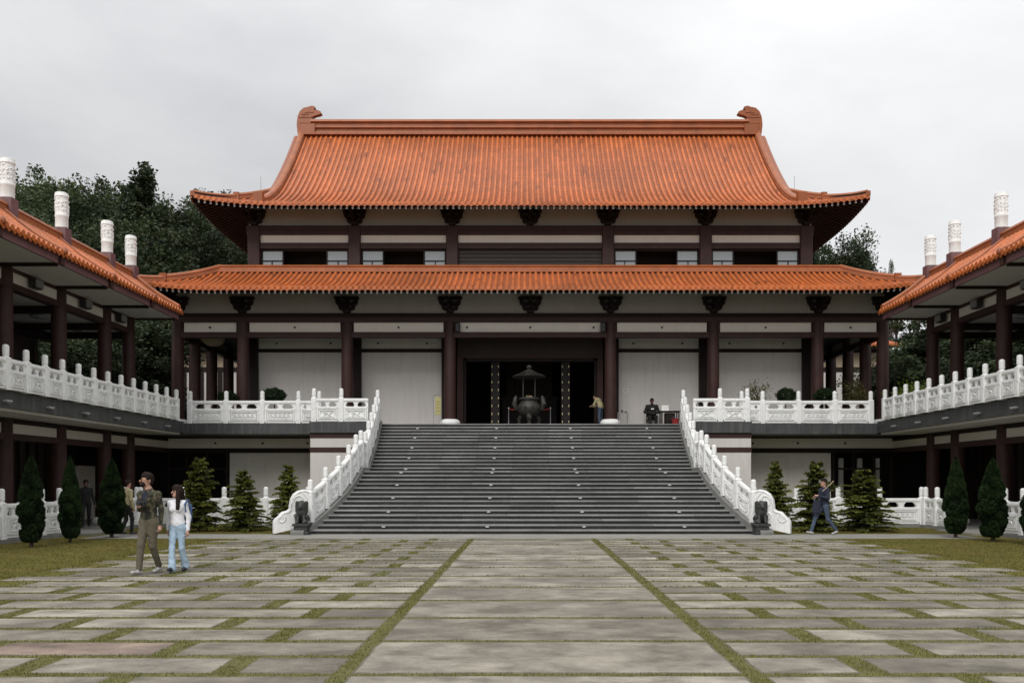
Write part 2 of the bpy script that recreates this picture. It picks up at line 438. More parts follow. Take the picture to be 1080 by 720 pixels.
for sx_ in (-1,1):
    mb.beam((sx_*14.9, 36.8, up_prof(0)+.42), (sx_*12.9, 38.8, up_prof(2)-.2), .22, .26, TIMBER_D)
o = hpart(mb, 'rafters', fix=False); o['kind'] = 'stuff'
# ridge, finials, gable ridges, hip ridges
mb = MB()
mb.sweep([(-.30,0),(.30,0),(.30,.13),(.17,.16),(.17,.32),(.29,.36),(.29,.44),(.16,.47),(.16,.62),(.30,.68),(.26,.80),(.0,.86),(-.26,.80),(-.30,.68),(-.16,.62),(-.16,.47),(-.29,.44),(-.29,.36),(-.17,.32),(-.17,.16),(-.30,.13)],
         [(-11.6,UYR,20.02),(11.6,UYR,20.02)], TILE_RIDGE)
hpart(mb, 'ridge', uproof)
fin = [(195,378),(185,290),(190,240),(195,205),(215,160),(250,128),(300,118),(325,108),(358,116),(358,126),(345,143),(352,152),(385,150),(412,163),(420,180),(400,190),(360,200),(330,215),(325,240),(335,262),(362,290),(370,310),(372,378)]
def finial(sg):
    mb = MB(); S_ = 19.82
    ol = [((290+a/9 - 322)/S_*1.0, (141.5-(100+b/9))/S_) for a,b in fin]
    cxf = 11.78
    fnx = lambda u,v,d: (sg*(-(cxf) + u) * 1.0 if sg > 0 else -( -cxf + u), UYR+d, 20.1+v)
    mb.prism(ol, fnx, -.15, .15, TILE)
    # scroll relief, beak line and base block
    for dy in (-.16, .16):
        for (a0,b0,a1,b1) in ((205,215,325,215),(215,270,330,270),(230,190,290,165),(290,165,345,170),(250,205,262,180),(270,190,300,185)):
            p0 = fnx((290+a0/9-322)/S_, (141.5-(100+b0/9))/S_, dy); p1 = fnx((290+a1/9-322)/S_, (141.5-(100+b1/9))/S_, dy)
            mb.beam(p0, p1, .05, .05, TILE_RIDGE, up=(0,1,0))
    c = (290+300/9-322)/S_
    q0 = fnx(c-.36, 0, 0); q1 = fnx(c+.36, 0, 0)
    mb.box(q0[0], q1[0], UYR-.34, UYR+.34, 20.0, 20.56, TILE)
    return hpart(mb, 'finial', uproof, smooth=35)
finial(1); finial(-1)
for sg in (-1,1):
    for fn_ in (front, back):
        mb = MB()
        path = [fn_(sg*(UXG-.02)*(1 if fn_ is front else -1), s, up_prof(s)+.02) for s in frange(.55, 7.7, .35)]
        mb.sweep(rp(1.15,.95), path, TILE_RIDGE)
        e = fn_(sg*(UXG-.02)*(1 if fn_ is front else -1), .42, up_prof(.42))
        mb.box(e[0]-.2, e[0]+.2, e[1]-.16, e[1]+.16, e[2]-.05, e[2]+.48, TILE)
        # second, outer course with tile ends over the gable edge
        path = [fn_(sg*(UXG+.28)*(1 if fn_ is front else -1), s, up_prof(s)-.12) for s in frange(2.7, 7.5, .3)]
        mb.sweep([(-.12,0),(.12,0),(.12,.12),(.05,.2),(-.05,.2),(-.12,.12)], path, TILE)
        hpart(mb, 'gable_ridge', uproof, smooth=40)
        mb = MB()
        fy = 1 if fn_ is front else -1
        yy = lambda t: (UY0+t if fy > 0 else 2*UYR-UY0-t)
        pt = lambda t, dz=0: (sg*(UX-t), yy(t), up_prof(t)+up_lift(UX-t, t)+dz)
        mb.sweep(rp(.95,.9), [pt(t, .0) for t in frange(1.55, 2.95, .2)], TILE_RIDGE)
        mb.sweep(rp(.85,.8), [pt(t, .0) for t in frange(.12, 1.6, .2)], TILE_RIDGE)
        a = pt(.12); mb.box(a[0]-.10, a[0]+.10, a[1]-.10, a[1]+.10, a[2]-.02, a[2]+.20, TILE)
        a = pt(1.55); mb.box(a[0]-.13, a[0]+.13, a[1]-.13, a[1]+.13, a[2]-.02, a[2]+.32, TILE)
        hpart(mb, 'hip_ridge', uproof, smooth=40)
    # gable wall
    mb = MB(); pts = [(s, up_prof(s)-.1) for s in frange(2.8,7.7,.4)]
    ol = [(UY0+s, z) for s,z in pts] + [(2*UYR-UY0-s, z) for s,z in pts[::-1]]
    mb.prism(ol, lambda u,v,d: (d,u,v), sg*11.75, sg*11.95, TIMBER)
    hpart(mb, 'gable_wall')
# lightning rods
mb = MB()
for x_ in (px(275,39.4), px(838,39.4)): mb.tube([(x_,39.4,15.2),(x_,39.4,pz(186,39.4))], .014, STEEL, 5)
hpart(mb, 'lightning_rod')
# --- lower roof
LX, LY0 = 17.0, 34.6; LIN = 3.0; LYB = 54.2
lo_prof = lerp_prof([(0,9.70),(.7,9.93),(1.5,10.28),(2.3,10.70),(3.0,11.12)])
lo_lift = lambda u,s: .38*max(0,(abs(u)-13.2)/3.8)**2*max(0,1-s/2.6)
lo_smax = lambda u: max(0, min(LIN, LX-abs(u)))
lfront = lambda u,s,z: (u, LY0+s, z)
mb = MB(); us = frange(-16.95,16.95,.25); tiles(mb, us, us[1]-us[0], lo_smax, lo_prof, lo_lift, lfront)
LH = (LYB-LY0)/2; LMID = (LYB+LY0)/2
ls_lift = lambda u,s: .38*max(0,(abs(u)-(LH-3.8))/3.8)**2*max(0,1-s/2.6)
ls_smax = lambda u: max(0, min(LIN, LH-abs(u)))
uss = frange(-LH+.05, LH-.05, .25)
for sg in (-1,1):
    tiles(mb, uss, uss[1]-uss[0], ls_smax, lo_prof, ls_lift, (lambda sg: lambda u,s,z: (sg*(LX-s), LMID+u, z))(sg))
usb = frange(-16.95,16.95,.5); tiles(mb, usb, usb[1]-usb[0], lo_smax, lo_prof, lo_lift, lambda u,s,z: (-u, LYB-s, z), r=.15)
loroof = hpart(mb, 'roof', fix=False)
mb = MB()   # flat cap between the pent ring and the upper storey
mb.box(-14,14,LY0+3,LYB-3,11.0,11.06, TILE_RIDGE); hpart(mb, 'roof_cap', loroof)
mb = MB()
soffit(mb, -17,17,60, lambda u: min(4.4, LX-abs(u)+.02), lambda s: lo_prof(min(s,2))if s<2 else lo_prof(2)+ (s-2)*.2, lo_lift, lfront, .13)
for sg in (-1,1):
    soffit(mb, -LH, LH, 30, lambda u: min(2.6, LH-abs(u)+.02), lo_prof, ls_lift, (lambda sg: lambda u,s,z: (sg*(LX-s), LMID+u, z))(sg), .13)
hpart(mb, 'soffit', fix=False)
mb = MB()
rafters(mb, frange(-16.6,16.6,.25), lambda u: min(2.3,LX-abs(u)), lo_prof, lo_lift, lfront, .15, 2.3)
for sg in (-1,1):
    rafters(mb, frange(-LH+.4,LH-.4,.25), lambda u: min(1.4,LH-abs(u)), lo_prof, ls_lift, (lambda sg: lambda u,s,z: (sg*(LX-s), LMID+u, z))(sg), .15, 1.4)
o = hpart(mb, 'rafters', fix=False); o['kind'] = 'stuff'
mb = MB()
mb.sweep([(-.2,0),(.2,0),(.2,.1),(.13,.13),(.13,.22),(.17,.26),(.08,.34),(-.08,.34),(-.17,.26),(-.13,.22),(-.13,.13),(-.2,.1)],
         [(-14.05,LY0+3,11.06),(14.05,LY0+3,11.06)], TILE_RIDGE)
for sg in (-1,1):
    mb.sweep(rp(1.1,.95), [(sg*14,LY0+3,11.05),(sg*14,LYB-3,11.05)], TILE_RIDGE)
hpart(mb, 'ridge', loroof, smooth=40)
for sg in (-1,1):
    for fy in (1,-1):
        mb = MB()
        pt = lambda t: (sg*(LX-t), (LY0+t if fy > 0 else LYB-t), lo_prof(t)+lo_lift(LX-t,t))
        mb.sweep(rp(1.05,.95), [pt(t) for t in frange(1.25,3.0,.2)], TILE_RIDGE)
        mb.sweep(rp(.9,.8), [pt(t) for t in frange(.12,1.3,.2)], TILE_RIDGE)
        a = pt(1.25); mb.box(a[0]-.14, a[0]+.14, a[1]-.14, a[1]+.14, a[2], a[2]+.34, TILE)
        hpart(mb, 'hip_ridge', loroof, smooth=40)
# --- porch columns
XC = [-15.63,-12.73,-8.11,-3.55,3.55,8.11,12.73,15.63]
def column(parent, loc, r, h, base=True, cache={}):
    key = (r,h,base)
    if key in cache:
        o = copy_of(cache[key][0], parent, loc)
        if cache[key][1]: copy_of(cache[key][1], o)
        return o
    mb = MB(); seg = 20; z0 = .30 if base else 0
    mb.lathe([(r,z0),(r*1.0,h*.3),(r*.98,h*.7),(r*.93,h)], (0,0,0), TIMBER, seg)
    o = mb.build('column', parent, smooth=45); o.location = loc; b = None
    if base:
        mb = MB(); mb.lathe([(r*1.35,0),(r*1.62,.06),(r*1.72,.15),(r*1.62,.24),(r*1.3,.31),(r*1.05,.325)], (0,0,0), STONE_W, 24)
        b = mb.build('column_base', o, smooth=45)
    cache[key] = (o,b); return o
proto = None
COLH = 8.72-P
col_xy = [(x,YC) for x in XC] + [(s*15.63,y) for s in (-1,1) for y in (38.9,41.0,43.3,46.4,49.6)]
for x,y in col_xy: column(hall, (x,y-YC,0), .265, COLH)
# --- beams and friezes along the porch front and sides
def run_beams(mb, x0, x1):
    mb.box(x0,x1,YC-.13,YC+.13,8.92,9.10,TIMBER_D); mb.box(x0,x1,YC-.16,YC+.16,8.70,8.915,TIMBER)
    pass
mb = MB(); run_beams(mb, -15.8, 15.8); hpart(mb, 'beam')
mb = MB(); mb.box(-15.8,15.8,YC-.15,YC+.15,8.03,8.265,TIMBER); hpart(mb, 'beam')
for sg in (-1,1):
    for z0,z1 in ((8.70,9.10),(8.03,8.265)): mb = MB(); mb.box(sg*15.5, sg*15.76, YC+.2, 50, z0, z1, TIMBER); hpart(mb, 'beam')
for a,b in zip(XC[:-1], XC[1:]):
    mb = MB(); mb.box(a+.30, b-.30, YC-.05, YC+.05, 8.267, 8.698, CREAM)
    o = hpart(mb, 'frieze_panel')
    mb = MB()
    for x in ([(a+b)/2] if b-a < 6 else [a+.75,(a+b)/2,b-.75]):
        mb.tube([(x,YC-.05,8.48),(x,YC-.085,8.48)], .05, BLACKP, 8)
    hpart(mb, 'frieze_lamp')
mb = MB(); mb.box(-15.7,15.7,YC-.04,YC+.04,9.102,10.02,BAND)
for sg in (-1,1): mb.box(sg*15.6,sg*15.68,YC+.05,50,9.102,9.95,WALL); mb.box(sg*15.6,sg*15.68,YC+.2,50,8.27,8.695,CREAM)
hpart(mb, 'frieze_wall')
# brackets over the columns
def bracket_mesh():
    mb = MB()
    def arm(hw, z, t, y0, y1):
        ol = [(-hw,z+t),(-hw,z+t*.45),(-hw*.86,z+.02),(-hw*.66,z),(hw*.66,z),(hw*.86,z+.02),(hw,z+t*.45),(hw,z+t)]
        mb.prism(ol, lambda u,v,d: (u,d,v), y0, y1, TIMBER_D)
    mb.prism([(-.14,0),(.14,0),(.2,.1),(.2,.16),(-.2,.16),(-.2,.1)], lambda u,v,d: (u,d,v), -.26, .05, TIMBER_D)
    arm(.40,.14,.14,-.20,.05)
    for x in (-.34,0,.34): mb.prism([(x-.06,.28),(x+.06,.28),(x+.09,.34),(x+.09,.40),(x-.09,.40),(x-.09,.34)], lambda u,v,d: (u,d,v), -.24, .05, TIMBER_D)
    arm(.54,.39,.13,-.22,.05)
    for x in (-.46,-.0,.46): mb.prism([(x-.06,.51),(x+.06,.51),(x+.10,.57),(x+.10,.72),(x-.10,.72),(x-.10,.57)], lambda u,v,d: (u,d,v), -.26, .05, TIMBER_D)
    mb.beam((0,-.1,.22),(0,-.75,.27), .13, .14, TIMBER_D); mb.beam((0,-.1,.45),(0,-1.2,.52), .13, .14, TIMBER_D)
    mb.box(-.62,.62,-.20,.05,.70,.80,TIMBER_D)
    return mb
bp = None
for x in XC+[0.0]:
    loc = (x,-.06,9.10-P)
    if bp is None: bp = bracket_mesh().build('bracket', hall); bp.location = loc; bp.scale = (.86,1,.88)
    else: copy_of(bp, hall, loc)
XU = [-12.75,-8.11,-3.6,3.6,8.11,12.75]
for x in XU+[0.0]: copy_of(bp, hall, (x, 38.62-YC, 13.47-P))
# --- ground-floor back wall of the porch
XI = [-12.95,-8.15,-3.75,3.75,8.15,12.95]
for x in XI: mb = MB(); mb.box(x-.36 if x<0 else x-.30, x+.30 if x<0 else x+.36, YW-.22, YW+.2, P, 8.6, TIMBER_D); hpart(mb, 'pier')
for a,b in ((-12.95,-8.15),(-8.15,-3.75),(3.75,8.15),(8.15,12.95)):
    mb = MB(); mb.box(a+.2,b-.2,YW,YW+.12,P,7.68,WALL); mb.box(a+.2,b-.2,YW,YW+.12,7.845,8.7,WALL); hpart(mb, 'wall')
    mb = MB(); mb.box(a+.29,b-.29,YW-.06,YW+.12,7.683,7.842,TIMBER_D); hpart(mb, 'wall_beam')
    mb = MB()
    for k in (.2,.8): mb.tube([(a+.3+(b-a-.6)*k,YW,8.1),(a+.3+(b-a-.6)*k,YW-.03,8.1)], .05, BLACKP, 8)
    hpart(mb, 'frieze_lamp')
mb = MB()
mb.box(-15.6,15.6,YC+.1,YW-.0,8.62,8.66,BROWN_PANEL)      # porch ceiling
for sg in (-1,1): mb.box(sg*13.3,sg*15.6,YW+.3,50,8.62,8.66,BROWN_PANEL)
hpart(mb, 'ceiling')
mb = MB()                                                # side and back walls of the hall, room inside
for sg in (-1,1):
    mb.box(sg*13.0,sg*13.25,YW+.21,50.2,P,8.6,BROWN_PANEL)
    mb.box(sg*12.98,sg*13.12,38.95,50.2,11.0,14.4,WALL)
mb.box(-13.24,13.24,50.21,50.4,P,14.4,WALL)
hpart(mb, 'wall')
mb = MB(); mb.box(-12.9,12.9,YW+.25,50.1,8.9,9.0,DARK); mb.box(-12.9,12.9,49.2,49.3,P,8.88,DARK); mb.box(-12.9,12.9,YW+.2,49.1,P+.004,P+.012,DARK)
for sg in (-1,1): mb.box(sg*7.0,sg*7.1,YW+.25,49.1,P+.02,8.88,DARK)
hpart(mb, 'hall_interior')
# --- doorway: lintel panel, frame, studded leaves
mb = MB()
mb.box(-3.39,3.39,YW-.02,YW+.15,7.55,8.66,BROWN_PANEL); mb.box(-3.39,3.39,YW-.1,YW+.17,7.40,7.548,TIMBER)
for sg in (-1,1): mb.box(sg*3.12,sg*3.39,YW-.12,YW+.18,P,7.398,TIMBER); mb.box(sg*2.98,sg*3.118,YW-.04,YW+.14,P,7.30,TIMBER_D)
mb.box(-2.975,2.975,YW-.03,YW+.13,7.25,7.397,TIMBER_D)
hpart(mb, 'door_frame')
for x in (-1.63,1.66):
    mb = MB(); mb.box(x-.20,x+.20,YW+.1,YW+.28,P+.02,7.24,DARK)
    for zz in (4.2,5.2,6.2,7.1): mb.box(x-.17,x+.17,YW+.085,YW+.099,zz,zz+.06,TIMBER_D)
    leaf = hpart(mb, 'door')
    mb = MB()
    for k in range(8):
        for dx in (-.15,.15):
            z = 4.45+k*.37; mb.lathe([(.016,-.055),(.026,-.03),(.026,.03),(.016,.055)], (x+dx,YW+.08,z), STUD, 8)
    o = mb.build('door_stud', leaf, smooth=50)
# shrine cabinet and offering shelf inside
shrine = thing('shrine_cabinet', 'dim wooden shrine cabinet deep inside the open doorway behind the bronze burner', 'shrine', (0,46.5,P))
mb = MB(); mb.box(-1.25,1.25,-.1,.5,2.3,4.4,BROWN_PANEL); mb.box(-1.35,1.35,-.2,.6,4.4,4.55,TIMBER)
for k in range(9): mb.box(-1.1+k*.26,-1.04+k*.26,-.14,-.1,2.45,4.3,TIMBER)
mb.build('cabinet', shrine)
mb = MB(); mb.box(-1.5,1.5,-.35,.6,0,2.28,BROWN_PANEL); mb.box(-1.6,1.6,-.45,.65,2.1,2.2,TIMBER); mb.build('altar_table', shrine)
# speakers beside the centre columns
for sg in (-1,1):
    mb = MB(); mb.cbox((sg*3.2,YC-.26,8.27),(.22,.2,.38),BLACKP,.03); mb.box(sg*3.2-.03,sg*3.2+.03,YC-.17,YC-.05,8.4,8.5,BLACKP)
    hpart(mb, 'speaker')
# --- upper storey
YU = 38.7
for x in XU: mb = MB(); mb.cbox((x,YU,11.05),(.56,.5,2.42),TIMBER,.03); hpart(mb, 'upper_column')
mb = MB(); mb.box(-13.1,13.1,YU-.17,YU+.15,13.06,13.25,TIMBER); mb.box(-13.1,13.1,YU-.21,YU+.15,13.253,13.47,TIMBER)
hpart(mb, 'beam')
mb = MB(); mb.box(-12.95,12.95,YU-.16,YU+.1,12.42,12.69,TIMBER); hpart(mb, 'beam')
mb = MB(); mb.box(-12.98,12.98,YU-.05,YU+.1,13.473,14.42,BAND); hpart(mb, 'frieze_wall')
for a,b in zip(XU[:-1],XU[1:]):
    mb = MB(); mb.box(a+.28,b-.28,YU-.08,YU+.08,12.693,13.057,CREAM); hpart(mb, 'frieze_panel')
    if b-a > 6:
        mb = MB(); mb.box(a+.28,b-.28,YU+.0,YU+.1,11.06,12.417,BROWN_PANEL)
        for k in range(7): mb.box(a+.3,b-.3,YU-.04,YU-.001,11.15+k*.18,11.24+k*.18,BROWN_PANEL)
        hpart(mb, 'shutter')
    else:
        x0, x1 = a+.30, b-.30; w = .98
        mb = MB()
        mb.box(x0,x1,YU-.06,YU+.06,12.34,12.417,TIMBER_D)
        for xx in (x0,x0+w,x1-w-.06,x1-.06): mb.box(xx,xx+.06,YU-.06,YU+.06,11.06,12.339,TIMBER_D)
        for xx in (x0+.062,x1-w): mb.box(xx,xx+w-.064,YU-.05,YU+.05,11.86,11.90,TIMBER_D)
        for xx in (x0+w/2,x1-w/2): mb.box(xx-.02,xx+.02,YU-.048,YU+.048,11.06,11.858,TIMBER_D)
        win = hpart(mb, 'window')
        for xx in (x0+.062,x1-w):
            mb = MB(); mb.box(xx,xx+w-.066,YU-.005,YU+.012,11.06,12.338,GLASS); mb.build('pane', win)
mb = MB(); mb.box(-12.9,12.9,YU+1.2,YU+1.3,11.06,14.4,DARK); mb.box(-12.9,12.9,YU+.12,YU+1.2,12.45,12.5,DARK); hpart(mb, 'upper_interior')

# ================================================================== TERRACE (podium the hall stands on)
terrace = thing('stone_terrace', 'slate faced terrace with white lower wall carrying the temple hall', 'terrace', (0,36,0))
TO = Vector((0,36,0))
def tpart(mb, name, parent=None, **k):
    o = mb.build(name, parent or terrace, **k)
    if not parent: o.matrix_parent_inverse = Matrix.Translation(-TO)
    return o
mb = MB()
mb.box(-14.5,14.5,35.25,52,3.65,P,SLATE)
for sg in (-1,1):
    mb.box(sg*9.0,sg*14.5,34.9,35.248,3.65,P,SLATE); mb.box(sg*6.62,sg*8.998,33.9,35.249,3.65,P,SLATE)
    mb.box(sg*14.502,sg*22,34.9,52,3.655,P-.002,SLATE)
tpart(mb, 'slab')
mb = MB(); 
for sg in (-1,1): mb.box(sg*6.66,sg*8.98,34.0,37.1,0,3.648,WALL)
mb.box(-13.4,13.4,37.2,37.4,0,3.15,WALL)
tpart(mb, 'wall')
for sg in (-1,1):
    for b_ in ((6.65,9.0,33.98,37.12,3.44,3.649,TIMBER),(6.65,9.0,33.98,37.12,2.86,3.06,TIMBER),(9.0,16.5,37.08,37.38,2.95,3.15,TIMBER_D),(9.0,16.5,37.06,37.38,3.585,3.649,TIMBER_D)):
        mb = MB(); mb.box(sg*b_[0],sg*b_[1],*b_[2:]); tpart(mb, 'beam')
for sg in (-1,1):
    mb = MB(); mb.box(sg*9.0,sg*16.25,37.12,37.3,3.152,3.583,CREAM); tpart(mb, 'frieze_panel')
    mb = MB()
    for x in (9.9,11.9,14.0): mb.tube([(sg*x,37.12,3.37),(sg*x,37.085,3.37)], .05, BLACKP, 8)
    tpart(mb, 'frieze_lamp')
    # dark ground-floor opening with mullions
    mb = MB(); mb.box(sg*13.45,sg*22,40.4,40.5,0,3.6,DARK); mb.box(sg*13.42,sg*13.5,37.4,40.39,0,3.6,DARK)
    for x in (13.46,14.35,15.25,16.05): mb.box(sg*x,sg*(x+.1),37.15,37.35,0,2.948,TIMBER_D)
    mb.box(sg*13.5,sg*16.1,37.2,37.3,2.2,2.28,TIMBER_D)
    tpart(mb, 'doorway')
mb = MB()
for xx,w in ((887,.22),(907,.22),(926,.16)):
    x = px(xx,38.2); mb.box(x-w/2,x+w/2,38.2,38.3,.1,pz(483,38.2),WALL)  # white strips standing in for light from the rear windows
tpart(mb, 'window_light_strip')

# ================================================================== STAIRS
R_ = P/28
def stair_y(i): return 26.3+i*.3077 if i < 14 else 31.5+(i-14)*.2846
wpts = [(25.9,7.06),(26.3,6.92),(27.35,6.58),(28.2,6.34),(29.05,6.18),(30.3,6.08),(31.5,6.06),(33.4,6.12),(35.2,6.25)]
wfun = lerp_prof(wpts)
def znose(y):
    if y < 30.3: return R_ + (y-26.3)*R_/.3077
    if y < 31.5: return 14*R_
    return min(P, 15*R_ + (y-31.5)*R_/.2846)
stairs = thing('stone_staircase', 'broad dark granite staircase with a landing rising from the paved court to the temple', 'staircase', (0,26.3,0))
def spart(mb, name, **k):
    o = mb.build(name, stairs, **k); o.matrix_parent_inverse = Matrix.Translation((0,-26.3,0)); return o
mb = MB(); RS = random.Random(5); mb2 = MB()
for i in range(28):
    y0 = stair_y(i); y1 = stair_y(i+1) if i < 27 else 35.26
    if i == 13: y1 = 31.5
    w = wfun(y0)+.16; z = (i+1)*R_
    # treads laid as slabs with joints
    nsl = 9; xs = [-w+2*w*k/nsl+(RS.uniform(-.05,.05) if 0<k<nsl else 0) for k in range(nsl+1)]
    for k in range(nsl):
        dz = RS.uniform(-.003,.003)
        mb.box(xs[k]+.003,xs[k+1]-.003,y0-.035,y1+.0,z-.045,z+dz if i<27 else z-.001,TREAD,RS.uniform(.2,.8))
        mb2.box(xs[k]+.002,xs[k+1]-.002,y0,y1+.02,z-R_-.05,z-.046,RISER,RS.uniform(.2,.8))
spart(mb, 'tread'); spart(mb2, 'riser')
for sg in (-1,1):
    mb = MB(); ys = frange(25.75,35.2,.15)
    for a,b in zip(ys[:-1],ys[1:]):
        def ring(y):
            w = wfun(max(25.9,y)); zt = max(.10, znose(max(y,26.2))+.13) if y > 26.1 else .10+(.0 if y<25.9 else .1)
            return [(sg*w,y,0),(sg*(w+.40),y,0),(sg*(w+.40),y,zt),(sg*w,y,zt)]
        mb.add(ring(a)+ring(b), [(0,1,5,4),(1,2,6,5),(2,3,7,6),(3,0,4,7),(3,2,1,0),(4,5,6,7)], KERB)
    spart(mb, 'stringer')
lp = None
for xs_ in ((441,433,425,415),(522,520,519,516.5),(597,597,599,601.5),(676,683,691,701)):
    for k in range(10):
        i = 26-k*2.7
        i = [26,23,20,17,14,13,10,7,4,1][k]
        y = stair_y(i); t = k/9
        # rows run straight up the stair: fixed metres from the axis
        X = {441:-4.72,522:-1.42,597:1.66,676:4.86}[xs_[0]]
        if lp is None:
            mb = MB(); mb.cbox((0,0,0),(.11,.05,.045),TRIM_PALE,.01); lp = mb.build('step_light', stairs); lp.location = (X,y-26.3-.045,(i)*R_+.055)
        else: copy_of(lp, stairs, (X,y-26.3-.045,i*R_+.055))

# ================================================================== BALUSTRADES
POST_H = 1.36
def post_mesh():
    mb = MB()
    mb.cbox((0,0,0),(.21,.21,.98),STONE_W,.02)
    for sx_,sy_ in ((0,-1),(0,1),(1,0),(-1,0)):        # raised panels on the shaft
        c = (sx_*.107, sy_*.107)
        d = (.12 if sy_ else .012, .12 if sx_ else .012)
        for z0,z1 in ((.10,.42),(.50,.86)): mb.box(c[0]-d[0]/2,c[0]+d[0]/2,c[1]-d[1]/2,c[1]+d[1]/2,z0,z1,STONE_W)
    mb.lathe([(.085,.96),(.085,1.0),(.07,1.02),(.088,1.05),(.088,1.09),(.084,1.12),(.088,1.20),(.084,1.24),(.088,1.28),(.075,1.335),(.04,1.36)], (0,0,0), STONE_W, 14)
    return mb
POST = post_mesh().build('post', smooth=40).data
bpy.data.objects.remove(bpy.data.objects['post'])
PANELS = {}
def panel_mesh(L, style, slope=0.0):
    """panel between post faces, length L along +X, sheared by slope"""
    mb = MB(); M = STONE_W
    mb.box(0,L,-.055,.055,.05,.56,M)                        # slab
    mb.box(0,L,-.075,.075,.55,.60,M)                        # sill above the slab
    mb.box(.04,L-.04,-.07,.07,.0,.06,M)
    ol = [(0,.80),(L,.80),(L,.84),(L,.92),(0,.92)]
    mb.box(0,L,-.06,.06,.79,.83,M); mb.box(0,L,-.085,.085,.825,.90,M); mb.box(0,L,-.06,.06,.90,.93,M)
    # vase supports: middle and both ends
    def vase(x, wd):
        for x0,x1,z0,z1 in ((x-wd*.9,x+wd*.9,.60,.63),(x-wd*.55,x+wd*.55,.63,.66),(x-wd*.8,x+wd*.8,.66,.72),(x-wd*1.05,x+wd*1.05,.72,.76),(x-wd*1.25,x+wd*1.25,.76,.79)):
            mb.box(max(0,x0),min(L,x1),-.05,.05,z0,z1,M)
    if style == 'long': vase(0,.17); vase(L/2,.13); vase(L,.17)
    else: vase(0,.12); vase(L/2,.09); vase(L,.12)
    for y in (-.055,.055):                                   # carved relief on both faces
        sgn = -1 if y < 0 else 1; yo = y+sgn*.045
        def bar(x0,x1,z0,z1): mb.box(x0,x1,y,yo,z0,z1,M)
        bar(.06,L-.06,.50,.53); bar(.06,L-.06,.09,.12); bar(.06,.09,.12,.50); bar(L-.09,L-.06,.12,.50)
        if style == 'long':
            bar(.13,L-.13,.44,.465); bar(.13,L-.13,.155,.18); bar(.13,.155,.18,.44); bar(L-.155,L-.13,.18,.44)
            n = 5
            for k in range(n):
                xa = .2+(L-.4)*k/n; xb = .2+(L-.4)*(k+1)/n; xm = (xa+xb)/2
                mb.beam((xa,yo-sgn*.016,.22),(xm,yo-sgn*.016,.40),.03,.028,M,up=(0,1,0)); mb.beam((xm,yo-sgn*.016,.40),(xb,yo-sgn*.016,.22),.03,.028,M,up=(0,1,0))
                bar(xm-.03,xm+.03,.25,.29); bar(xa+.0,xa+.05,.36,.41)
        elif style == 'short':
            bar(.14,L-.14,.42,.445); bar(.14,L-.14,.165,.19); bar(.14,.165,.19,.42); bar(L-.165,L-.14,.19,.42)
            c = L/2
            for a,b in (((c-.16,.22),(c-.03,.36)),((c-.03,.36),(c+.06,.26)),((c+.06,.26),(c+.17,.39))):
                mb.beam((a[0],yo-sgn*.016,a[1]),(b[0],yo-sgn*.016,b[1]),.03,.035,M,up=(0,1,0))
            bar(c-.16,c-.09,.34,.39); bar(c+.1,c+.16,.22,.27)
        else:                                                # oval ring
            c = L/2; hw = L/2-.13; hh = .15
            pts = []
            for k in range(21):
                t = 2*PI*k/20; pts.append((c+hw*math.copysign(abs(math.cos(t))**.6,math.cos(t)), yo-sgn*.016, .31+hh*math.copysign(abs(math.sin(t))**.7,math.sin(t))))
            for a,b in zip(pts[:-1],pts[1:]): mb.beam(a,b,.032,.042,M,up=(0,1,0))
            bar(c-hw*.5,c+hw*.5,.27,.35)
    if slope: mb.v = [(x,y,z+slope*x) for x,y,z in mb.v]
    return mb
def panel_data(L, style, slope=0.0):
    key = (round(L,2), style, round(slope,2))
    if key not in PANELS:
        o = panel_mesh(key[0], style, key[2]).build('panel'); PANELS[key] = o.data; bpy.data.objects.remove(o)
    return PANELS[key]
def balustrade(label, pts, style, group, loc0=None, ends=(True,True), name='balustrade'):
    """pts: post positions (x,y,z) along the run"""
    base = Vector(pts[0]); t = thing(name, label, 'balustrade', base, 0, group)
    for i,p in enumerate(pts):
        if (i == 0 and not ends[0]) or (i == len(pts)-1 and not ends[1]): continue
        o = bpy.data.objects.new('post', POST); COL.objects.link(o); o.parent = t; o.location = Vector(p)-base
        d = Vector(pts[min(i+1,len(pts)-1)])-Vector(pts[max(i-1,0)]); o.rotation_euler = (0,0,math.atan2(d.y,d.x))
    for a,b in zip(pts[:-1],pts[1:]):
        a, b = Vector(a), Vector(b); h = Vector((b.x-a.x,b.y-a.y,0)); Lh = h.length
        if Lh < .35: continue
        L = Lh-.21; slope = (b.z-a.z)/Lh
        o = bpy.data.objects.new('panel', panel_data(L,style,slope)); COL.objects.link(o); o.parent = t
        u = h.normalized(); o.location = a-base+u*.105+Vector((0,0,slope*.105+.02)); o.rotation_euler = (0,0,math.atan2(u.y,u.x))
    return t
G_TER = 'white carved balustrades'
